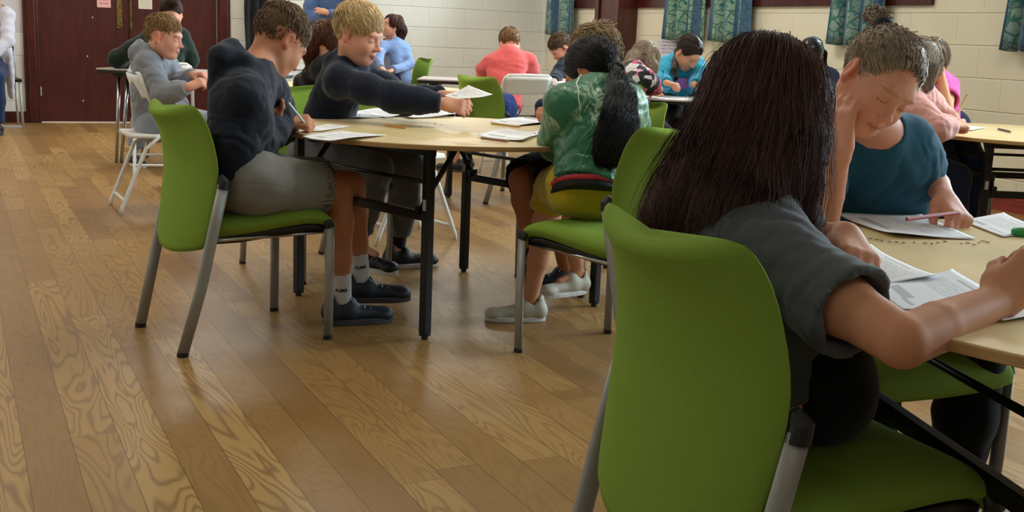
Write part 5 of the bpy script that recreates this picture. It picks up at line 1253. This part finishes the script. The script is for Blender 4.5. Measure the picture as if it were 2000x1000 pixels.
# ---- standing adult, arms folded
b0 = at(650, 40, 11.3)[:2]; D3 = lambda x, y, z: np.array([b0[0]+x, b0[1]+y, z])
J = dict(pelvis=D3(0, 0, .93), neck=D3(0, 0, 1.46), head=D3(0, -.03, 1.60), shR=D3(-.19, 0, 1.40), shL=D3(.19, 0, 1.40), elR=D3(-.22, -.08, 1.13), wrR=D3(.02, -.20, 1.17), elL=D3(.21, -.08, 1.13), wrL=D3(-.02, -.23, 1.20),
         kneeR=D3(-.09, -.02, .50), kneeL=D3(.09, -.02, .5), ankR=D3(-.10, 0, .08), ankL=D3(.10, 0, .08), toeR=D3(-.12, -.15, .03), toeL=D3(.12, -.15, .03))
P = Body('standing adult in a blue jumper with folded arms at the top of the photo', J, 'fair', 1.12, 1.1, face=(0, -1, 0), chestf=(0, -1, 0), hand=(dict(pose='flat', d=(-.9, -.1, .2), n=(0, -.9, .3)), dict(pose='flat', d=(.9, -.05, .2), n=(0, -.9, .3))), h=.012)
P.top('blue_knit', .018, name='jumper', fold_=.010, fscale=12, h=.011); P.legs('denim', .012, .98, h=.012); P.shoes('shoe_black', h=.01, g=1.2); P.short_hair('hair_dark_brown', 1, .04, 400, .2, h=.012, r=.002)
# ---- person in white at the left edge
J = dict(pelvis=at(-22, 125, 10.45), neck=at(-12, 18, 10.4), head=at(-14, -20, 10.3), shL=at(14, 30, 10.3), shR=at(-42, 28, 10.5), elL=at(16, 80, 10.15), wrL=at(-14, 108, 10.0), elR=at(-50, 80, 10.3), wrR=at(-30, 108, 10.1))
seat_legs(J, J['pelvis'], (.35, -.9), .42, .5, fd=-.06); print('white', lens(J))
P = Body('seated person in a long white cardigan and dark trousers at the left edge', J, 'fair', 1.05, 1.1, face=(.5, -.85, -.1), chestf=(.5, -.85, 0), hand=(dict(pose='loose'), dict(pose='loose')), h=.011)
P.top('white_knit', .008, name='top', sleeve='short', arm_e=.006, h=.012, wr_amt=0); P.legs('denim', .012, .95, h=.012); P.shoes('shoe_black', h=.01); open_cardigan(P, 'white_knit')
S = Solid(); S.chain([at(14, 105, 10.35), at(18, 140, 10.45), at(22, 182, 10.5)], [.09, .085, .06], .02, ((.8, .6, 0), .5)); P.add('cardigan_tail', S, 'white_knit', .010, .01)
P.short_hair('hair_dark_brown', 1, .1, 300, .02, h=.012, r=.002)
# ---- boy in coral
J = dict(pelvis=at(982, 208, 8.66), neck=at(993, 108, 8.86), head=at(995, 86, 8.97), shL=at(961, 124, 8.84), shR=at(1030, 122, 8.90), elL=at(937, 145, 8.95), wrL=at(960, 153, 9.12), elR=at(1042, 148, 9.02), wrR=at(1005, 152, 9.2))
seat_legs(J, J['pelvis'], (-.8, .45), .34); print('coral', lens(J))
P = Body('boy in a coral t-shirt and blue shorts seen from behind, bent over the far table', J, 'pink', 1.03, face=(-.15, .8, -.6), chestf=(-.1, .95, -.35), hand=(dict(pose='loose'), dict(pose='loose')), h=.009)
P.top('coral', .020, wr_amt=.5, sleeve='short', name='t_shirt', fold_=.012, fscale=11, sl=.75, h=.008); P.legs('blue_shorts', .018, -.95, 'shorts', .008, flare=.015, h=.009); P.shoes('shoe_black', h=.008)
P.short_hair('hair_ginger', .8, .024, 800, .2, h=.008, r=.0028, messy=.3)
# ---- small boy in navy near the corner
J = dict(pelvis=at(1128, 195, 9.95), neck=at(1116, 116, 9.85), head=at(1096, 93, 9.75), shL=at(1102, 126, 9.68), shR=at(1134, 124, 10.0), elL=at(1088, 150, 9.55), wrL=at(1082, 158, 9.35), elR=at(1122, 152, 9.75), wrR=at(1100, 158, 9.5))
seat_legs(J, J['pelvis'], (-.7, -.6), .33); print('small', lens(J))
P = Body('small boy in a navy hoodie bent over the far table under the corner curtain', J, 'pink', .95, face=(-.65, -.25, -.65), chestf=(-.75, -.5, -.3), hand=(dict(pose='loose'), dict(pose='loose')), h=.010)
P.top('navy_hoodie_b', .018, hood=.9, fold_=.008, h=.010); P.legs('denim', .012, .9, h=.012); P.shoes('shoe_black', h=.01); P.short_hair('hair_brown_short', .8, .03, 600, .3, h=.009, r=.003, messy=.35)
# ---- floral girl
J = dict(pelvis=at(1222, 212, 7.20), neck=at(1236, 138, 7.42), head=at(1256, 120, 7.56), shL=at(1232, 150, 7.62), shR=at(1258, 155, 7.25), elR=at(1286, 176, 7.46), wrR=at(1262, 181, 7.62), elL=at(1262, 176, 7.8), wrL=at(1275, 180, 7.7))
seat_legs(J, J['pelvis'], (.6, .75), .33); print('floral', lens(J))
P = Body('girl in a pink and black floral top with fair hair, head down', J, 'fair', .95, face=(.5, .35, -.75), chestf=(.65, .6, -.4), hand=(dict(pose='flat'), dict(pose='flat')), h=.008)
P.top('floral', .018, sleeve='short', name='top', fold_=.008, sl=.55, h=.008); P.legs('dark_leggings', .012, .9, h=.010); P.shoes('shoe_black', h=.008)
loose_hair(P, 'hair_ash', [at(1238, 112, 7.48), at(1228, 132, 7.38), at(1222, 142, 7.32)], [.05, .04, .02], count=800, length=.15, r=.003, tone=.75, wisp=200, jit=.3, lobes=[([at(1262, 112, 7.5), at(1273, 130, 7.45), at(1276, 150, 7.42)], [.05, .035, .018])])
# ---- turquoise girl
J = dict(pelvis=at(1325, 196, 8.32), neck=at(1330, 122, 8.22), head=at(1344, 103, 8.10), shR=at(1301, 130, 8.18), shL=at(1358, 128, 8.25), elR=at(1290, 160, 8.02), wrR=at(1303, 162, 7.82), elL=at(1368, 158, 8.1), wrL=at(1356, 165, 7.88))
seat_legs(J, J['pelvis'], (.1, -.95), .33); print('turq', lens(J))
P = Body('girl in a turquoise hoodie with brown plaited hair writing at the white table', J, 'fair', .97, face=(.45, -.55, -.7), chestf=(.1, -.95, -.3), hand=(dict(pose='loose', d=(.6, -.5, 0)), dict(d=(.6, -.4, -.1), **H_WR)), fine=[(at(1344, 100, 8.1), .12, .005)], h=.008)
P.top('turquoise', .02, hood=.95, fold_=.009, h=.008); P.legs('dark_leggings', .014, .95, h=.010); P.shoes('shoe_black', h=.008)
pony_girl(P, 'hair_dark_brown', at(1322, 100, 8.22), [at(1318, 118, 8.14), at(1317, 135, 8.02), at(1320, 152, 7.98)], [.018, .018, .016, .010], 1500, tone=.35, hl=.3)
def mat_drawn(name, c): plain(name, c, .8, nscale=90, var=.15)
mat_drawn('print_purple', 'b277c9')
def front_print(P, mat, name, u0, u1, w_, S=None, off=.004, e=.02):
    "soft patch of print lying on the chest"
    S = Solid(); P.torso(S, e+off); V, Fc = S.mesh(.010); q = V-P.J['pelvis']; z = q@P.up; y = q@P.lat; x = q@P.fw
    m = (z > u0) & (z < u1) & (np.abs(y+.012*np.sin(z*60)) < w_) & (x > .02); keep = m[Fc].all(1); Fc = Fc[keep]
    used = np.unique(Fc); mp = -np.ones(len(V), int); mp[used] = np.arange(len(used)); 
    if len(used): 
        o = mesh_obj(name, V[used]-P.base, mp[Fc], mat, P.root); sd = o.modifiers.new('s', 'SOLIDIFY'); sd.thickness = .002
front_print(P, 'print_purple', 'chest_print', .12, .21, .10, off=.012)
# ---- black haired child behind
J = dict(pelvis=at(1590, 215, 8.3), neck=at(1588, 140, 8.2), head=at(1584, 108, 8.1), shR=at(1555, 152, 8.1), shL=at(1622, 152, 8.3), elR=at(1550, 190, 8.0), wrR=at(1575, 195, 7.8), elL=at(1620, 190, 8.1), wrL=at(1600, 195, 7.85))
seat_legs(J, J['pelvis'], (-.2, -.95), .33)
P = Body('child with smooth black hair whose crown shows behind the long haired girl', J, 'olive', face=(-.4, -.8, -.4), chestf=(-.2, -.95, -.2), hand=(dict(pose='loose'), dict(pose='loose')), h=.011)
P.top('denim', .016, name='sweater', h=.012); P.legs('dark_leggings', .012, .9, h=.012); P.shoes('shoe_black', h=.01)
pony_girl(P, 'hair_black', at(1598, 92, 8.2), [at(1606, 105, 8.25), at(1608, 140, 8.28)], [.02, .03, .02], 700, tone=.3)
# ---- peach and pink children at the right hand far table
J = dict(pelvis=at(1720, 300, 5.38), neck=at(1762, 178, 5.32), head=at(1786, 132, 5.22), shR=at(1740, 192, 5.12), shL=at(1800, 185, 5.42), elR=at(1828, 250, 4.98), wrR=at(1860, 244, 5.10), elL=at(1840, 235, 5.5), wrL=at(1860, 236, 5.4))
J['shR'] = at(1775, 200, 5.10); seat_legs(J, J['pelvis'], (.9, .2), .36); print('peach', lens(J))
P = Body('child in a peach sweater writing with a long pencil at the far right table', J, 'fair', face=(.6, -.1, -.75), chestf=(.9, .1, -.3), hand=(dict(pose='loose'), dict(d=(.85, .3, .0), n=(0, -.5, .8), **H_WR)), fine=[(at(1868, 240, 5.1), .08, .005)])
P.top('peach', .018, name='sweater', fold_=.010, fscale=13); P.legs('denim', .014, .9); P.shoes('shoe_black')
loose_hair(P, 'hair_grey_blond', [at(1788, 110, 5.2), at(1806, 135, 5.15), at(1812, 165, 5.12)], [.06, .05, .025], count=2000, length=.18, tone=.6)
J = dict(pelvis=at(1832, 248, 6.35), neck=at(1822, 158, 6.18), head=at(1820, 122, 6.05), shR=at(1800, 172, 6.05), shL=at(1848, 170, 6.30), elR=at(1800, 218, 5.95), wrR=at(1815, 222, 5.8), elL=at(1850, 218, 6.02), wrL=at(1838, 150, 6.0))
seat_legs(J, J['pelvis'], (.1, -.95), .3); print('pink', lens(J))
P = Body('child in a pink top holding the side of their head at the far right table', J, 'fair', face=(-.1, -.8, -.6), chestf=(-.1, -.95, -.2), hand=(dict(d=(-.2, -.1, 1), n=(1, -.2, .1), pose='relax'), dict(pose='loose')), fine=[(at(1835, 125, 6.0), .1, .005)])
P.top('pink_top', .016, sleeve='short', name='top', fold_=.008); P.legs('denim', .012, .9, h=.01); P.shoes('shoe_black', h=.008)
loose_hair(P, 'hair_ash', [at(1812, 105, 6.05), at(1804, 130, 6.0), at(1800, 160, 6.0)], [.06, .045, .025], count=1500, length=.15, r=.0018, tone=.3, wisp=200, vol=.6)

plain('print_pale', 'b9b3c4', .8, nscale=70, var=.5); front_print(BLOND, 'print_pale', 'chest_print', .13, .22, .06, off=.010, e=.017)
# ---- girl in the teal t-shirt opposite, cheek in her hand
J = dict(pelvis=(.87, 2.68, .52), neck=at(1712, 272, 2.50), head=at(1714, 158, 2.36), shL=at(1768, 285, 2.54), shR=(.66, 2.52, .835), elL=at(1822, 348, 2.62), wrL=at(1846, 388, 2.44), elR=at(1612, 428, 2.36), wrR=at(1642, 296, 2.30),
         kneeR=(.76, 2.30, .48), kneeL=(.98, 2.30, .48), ankR=(.78, 2.30, .08), ankL=(.98, 2.32, .08), toeR=(.75, 2.18, .03), toeL=(.98, 2.2, .03))
print('teal', lens(J))
P = Body('girl in a teal t-shirt with a high ponytail resting her cheek on her hand', J, 'pink', face=(.20, -.80, -.52), hup=(.40, -.05, 1), hg=.92, chestf=(-.1, -.95, -.25), skinmat='skin_near', armg=.9, brow=(.36, .22, .13),
         hand=(dict(d=(.1, -.75, -.35), n=(.35, -.3, .85), pose='write', thumb=.7), dict(d=(-.03, .20, 1), n=(-.75, -.6, .1), pose='relax', thumb=.2)), hand_g=.92, fine=[(at(1722, 170, 2.34), .135, .0036), (at(1868, 410, 2.38), .10, .0036), (at(1640, 240, 2.36), .11, .0036)], h=.008)
P.top('teal_tee', .013, sleeve='short', name='t_shirt', fold_=.006, fscale=11, sl=.62, h=.006, arm_e=.012); P.legs('dark_leggings', .012, .95); P.shoes('shoe_black')
tie = at(1724, 56, 2.43)
pony_girl(P, 'hair_ash', tie, [at(1720, 36, 2.45), at(1708, 26, 2.48), at(1692, 32, 2.51)], [.014, .016, .012, .006], 11000, tone=.55, wisp=900, vol=.12, sr=.0009, jt=.03, contrast=.45, fore=-.014, tie_r=.024)
stick('pencil', at(1771, 428, 2.26), at(1880, 414, 2.36), .0042, 'pencil_red', 'dark red pencil in the hand of the girl in teal', 'pencil', seg=8)
# ---- long haired girl nearest the camera
J = dict(pelvis=(.40, 1.72, .53), neck=at(1460, 420, 1.74), head=at(1492, 232, 1.86), shR=at(1538, 528, 1.60), shL=at(1480, 420, 1.90), elR=at(1762, 668, 1.40), wrR=at(1945, 590, 1.545), elL=at(1600, 478, 1.98), wrL=at(1652, 462, 1.83),
         kneeR=(.56, 2.02, .5), kneeL=(.40, 2.08, .5), ankR=(.60, 2.08, .09), ankL=(.42, 2.14, .09), toeR=(.66, 2.2, .03), toeL=(.48, 2.26, .03))
print('near', lens(J))
P = Body('girl with long dark hair and charcoal t-shirt on the nearest green chair', J, 'mid', face=(.80, .42, -.45), hg=1.0, chestf=(.85, .42, -.3), skinmat='skin_near', armg=1.08,
         hand=(dict(d=(.06, -1, -.28), n=(.3, -.25, 1), pose='relax', thumb=.4), dict(d=(.75, .25, .55), n=(.2, -.8, .5), pose='grip', thumb=.7)), hand_g=.92, fine=[(at(1655, 510, 1.76), .09, .0036), (at(1985, 560, 1.57), .10, .0036), (at(1800, 650, 1.45), .16, .0055)], h=.008, detail=False)
P.top('charcoal_tee', .012, sleeve='short', name='t_shirt', fold_=.006, fscale=11, sl=.62, h=.0055, arm_e=.012, seed=6); P.legs('dark_leggings', .012, .95, waist=.14); P.shoes('shoe_black')
lobes = [([at(1480, 180, 1.84), at(1440, 250, 1.80), at(1392, 325, 1.78), at(1345, 392, 1.78), at(1305, 436, 1.78)], [.080, .080, .074, .064, .05], ((.9, .42, 0), .7)),
         ([at(1505, 190, 1.84), at(1480, 300, 1.78), at(1440, 395, 1.72), at(1405, 450, 1.70)], [.085, .09, .08, .06], ((.9, .42, 0), .7)),
         ([at(1530, 195, 1.80), at(1555, 270, 1.75), at(1562, 350, 1.73), at(1575, 430, 1.72)], [.055, .042, .030, .014], ((.5, -.8, 0), .8))]
loose_hair(P, 'hair_dark', [], [], lobes=lobes, count=17000, length=.34, r=.0009, tone=.26, h=.006, wisp=1400, jit=.10, part=at(1500, 110, 1.90), down=(-.18, -.10, -1), vol=1.1)
# ================================================================== papers, pencils and small things on the tables
PG = 'worksheets on the tables'
def sheet(corners, z, mat, label, curl=.012, ncell=(14, 18), stack=1, name='worksheet', edge=None, group=PG, seed=0, cat='paper'):
    "four corners (picture positions dropped on the table plane or world points), gently curled"
    C4 = [np.array(c, float) if len(c) == 3 else atz(c[0], c[1], z) for c in corners]; n, m = ncell; V = []; uv = []; Fc = []
    for i in range(n+1):
        for j in range(m+1):
            u, v = i/n, j/m; p = (C4[0]*(1-u)+C4[1]*u)*(1-v)+(C4[3]*(1-u)+C4[2]*u)*v
            lift = curl*(abs(2*u-1)**3*(.5+.5*math.sin(seed+v*3))+.6*max(0, math.sin(v*4+seed))*u*(1-u)*2)
            V.append(p+np.array([0, 0, max(0, lift)+.0008])); uv.append((u, v))
    base = np.mean(C4, 0); V = np.array(V)-base
    for i in range(n):
        for j in range(m): a = i*(m+1)+j; Fc.append((a, a+m+1, a+m+2, a+1))
    nrm_ = np.cross(V[m+1]-V[0], V[1]-V[0])
    if nrm_[2] < 0: Fc = [f[::-1] for f in Fc]
    mb = MB(); mb.add(V, Fc); o = mb.build(name, mat, smooth=True, uv=uv, loc=base); s = o.modifiers.new('s', 'SOLIDIFY'); s.thickness = .0006*stack; s.offset = 1
    tag(o, label, cat, group); return o
Z = .685
sheet([(590, 272), (660, 279), (756, 265), (668, 257)], Z, 'worksheet', 'worksheet whose corner hangs over the left rim of the middle table', .010, seed=1)
sheet([(588, 256), (628, 258), (685, 247), (640, 242)], Z, 'worksheet_b', 'worksheet under the pencil of the boy in the navy hoodie', .004, seed=2)
sheet([(622, 226), (700, 232), (762, 228), (690, 218)], Z, 'worksheet_c', 'worksheet in front of the blonde boy, beside the red pencil', .01, seed=3)
sheet([(752, 219), (800, 231), (890, 228), (850, 216)], Z+.002, 'worksheet_b', 'thick stapled booklet below the reaching arm of the blonde boy', .016, stack=6, seed=4)
sheet([(690, 218), (752, 230), (800, 226), (742, 214)], Z+.001, 'worksheet', 'worksheet half under the stapled booklet', .008, seed=5)
sheet([(955, 238), (1010, 247), (1082, 241), (1020, 232)], Z, 'worksheet', 'far worksheet in front of the girl in the green jacket', .008, seed=6)
sheet([(930, 268), (1020, 278), (1068, 262), (990, 252)], Z, 'worksheet_b', 'near worksheet left of the green sleeve, pencil on its lower edge', .010, seed=7)
sheet([(1040, 262), (1085, 268), (1100, 256), (1060, 251)], Z, 'worksheet_c', 'worksheet tucked under the green sleeve', .006, seed=8)
sheet([at(868, 190, 4.36), at(905, 196, 4.22), at(962, 186, 4.30), at(915, 168, 4.44)], 0, 'worksheet', 'white sheet held out in the air by the blonde boy', .010, seed=9)
stick('pencil', atz(613, 224, Z+.005), atz(675, 228, Z+.005), .0042, 'pencil_red', 'red pencil at the far left of the middle table')
stick('pencil', atz(792, 250, Z+.005), atz(750, 244, Z+.005), .0045, 'pencil_orange', 'orange pencil lying alone in the middle of the table')
stick('pencil', atz(960, 241, Z+.006), atz(1018, 248, Z+.006), .0048, 'pencil_gold', 'yellow pencil lying below the far worksheet')
stick('pencil', atz(940, 270, Z+.006), atz(996, 277, Z+.006), .0042, 'pencil_brown', 'brown pencil on the lower edge of the near worksheet')
stick('pencil', at(563, 200, 3.88), at(601, 248, 3.97), .0045, 'pencil_blue', 'pale blue pencil in the hand of the boy in the navy hoodie')
def crumbs(pts, z, label, group):
    for k, (x, y) in enumerate(pts):
        p = atz(x, y, z); m = MB(); a = rng.uniform(0, 3.1); c, s_ = math.cos(a), math.sin(a)
        q = rng.uniform(.0025, .006, 5); m.loft([[(q[i % 5]*math.cos(i*1.05), .6*q[(i*2) % 5]*math.sin(i*1.05), zz) for i in range(6)] for zz in (0, .0012)])
        o = m.build('pencil_shaving', 'pencil_dark' if k % 2 else 'pencil_brown', loc=p, rz=a); tag(o, label, 'pencil shaving', group)
crumbs([(805, 246), (822, 247), (833, 240), (850, 241), (862, 244)], Z, 'small pencil shaving in the middle of the round table', 'shavings on the middle table')
crumbs([(1712, 468), (1722, 470), (1738, 472), (1752, 473), (1765, 474), (1785, 474), (1806, 475), (1820, 476), (1832, 474), (1846, 472), (1878, 476), (1890, 475), (1902, 478), (1912, 474), (1920, 471), (1700, 466), (1928, 473)], Z, 'pencil shaving scattered on the nearest table', 'shavings on the nearest table')
sheet([(1632, 424), (1745, 464), (1908, 468), (1800, 420)], Z, 'worksheet_c', 'worksheet under the hand of the girl in teal, its near edge curling up', .010, seed=2.2)
sheet([(1872, 430), (1960, 464), (2040, 452), (1960, 420)], Z, 'worksheet', 'worksheet right of the hand with the red pencil', .006, seed=4)
sheet([(1640, 512), (1690, 562), (1835, 548), (1700, 486)], Z, 'worksheet', 'worksheet by the left hand of the long haired girl', .008, seed=5)
sheet([(1700, 560), (1760, 612), (1965, 590), (1860, 530)], Z+.001, 'worksheet_c', 'worksheet with grey boxes along the forearm of the long haired girl', .008, seed=3)
sheet([(1660, 590), (1720, 640), (1850, 612), (1720, 556)], Z, 'worksheet_b', 'worksheet lowest on the nearest table, inside the bent arm', .004, seed=7)
sheet([(1930, 614), (1960, 632), (2080, 612), (2010, 596)], Z, 'worksheet', 'worksheet cut by the right edge under the writing wrist', .004, seed=7)
def sharpener():
    p = atz(1998, 460, Z); t = thing('pencil_sharpener', 'green oval pencil sharpener on the nearest table', 'sharpener', p, .2); m = MB(); th = np.linspace(0, 2*np.pi, 24, endpoint=False)
    m.loft([[(.026*math.cos(a)*k, .017*math.sin(a)*k, z) for a in th] for k, z in ((.9, 0), (1, .003), (1, .011), (.88, .014))]); m.build('body', 'sharp_green', t, smooth=True)
    m = MB(); m.loft([[(.014*math.cos(a), .008*math.sin(a), z) for a in th] for z in (.013, .0155)]); m.build('lid', 'sharp_dark', t)
plain('sharp_green', '1f9a52', .35); plain('sharp_dark', '157a40', .35); sharpener()
# far tables
sheet([(1872, 252), (1900, 256), (1925, 250), (1895, 246)], Z, 'worksheet', 'worksheet under the hand of the child in peach', .004, seed=1)
stick('pencil', at(1888, 186, 5.05), atz(1862, 244, Z), .004, 'pencil_gold', 'long yellow pencil standing in the hand of the child in peach')
stick('pencil', atz(1950, 252, Z+.005), atz(1976, 258, Z+.005), .005, 'pencil_dark', 'short dark pencil lying on the far right table')
sheet([(1290, 172), (1300, 178), (1350, 176), (1335, 170)], .681, 'worksheet', 'worksheet under the hand of the girl in turquoise', .004)
sheet([(1262, 182), (1275, 187), (1320, 184), (1300, 179)], .681, 'worksheet_b', 'worksheet beside the elbow of the girl in the floral top', .004)
sheet([(938, 153), (945, 157), (975, 155), (965, 151)], .701, 'worksheet', 'worksheet in front of the boy in coral', .004)
sheet([(1082, 159), (1090, 163), (1118, 162), (1105, 158)], .701, 'worksheet', 'worksheet in front of the small boy in navy', .004)
stick('pencil', at(1294, 138, 7.85), atz(1310, 166, .682), .004, 'pencil_dark', 'pencil in the hand of the girl in turquoise')
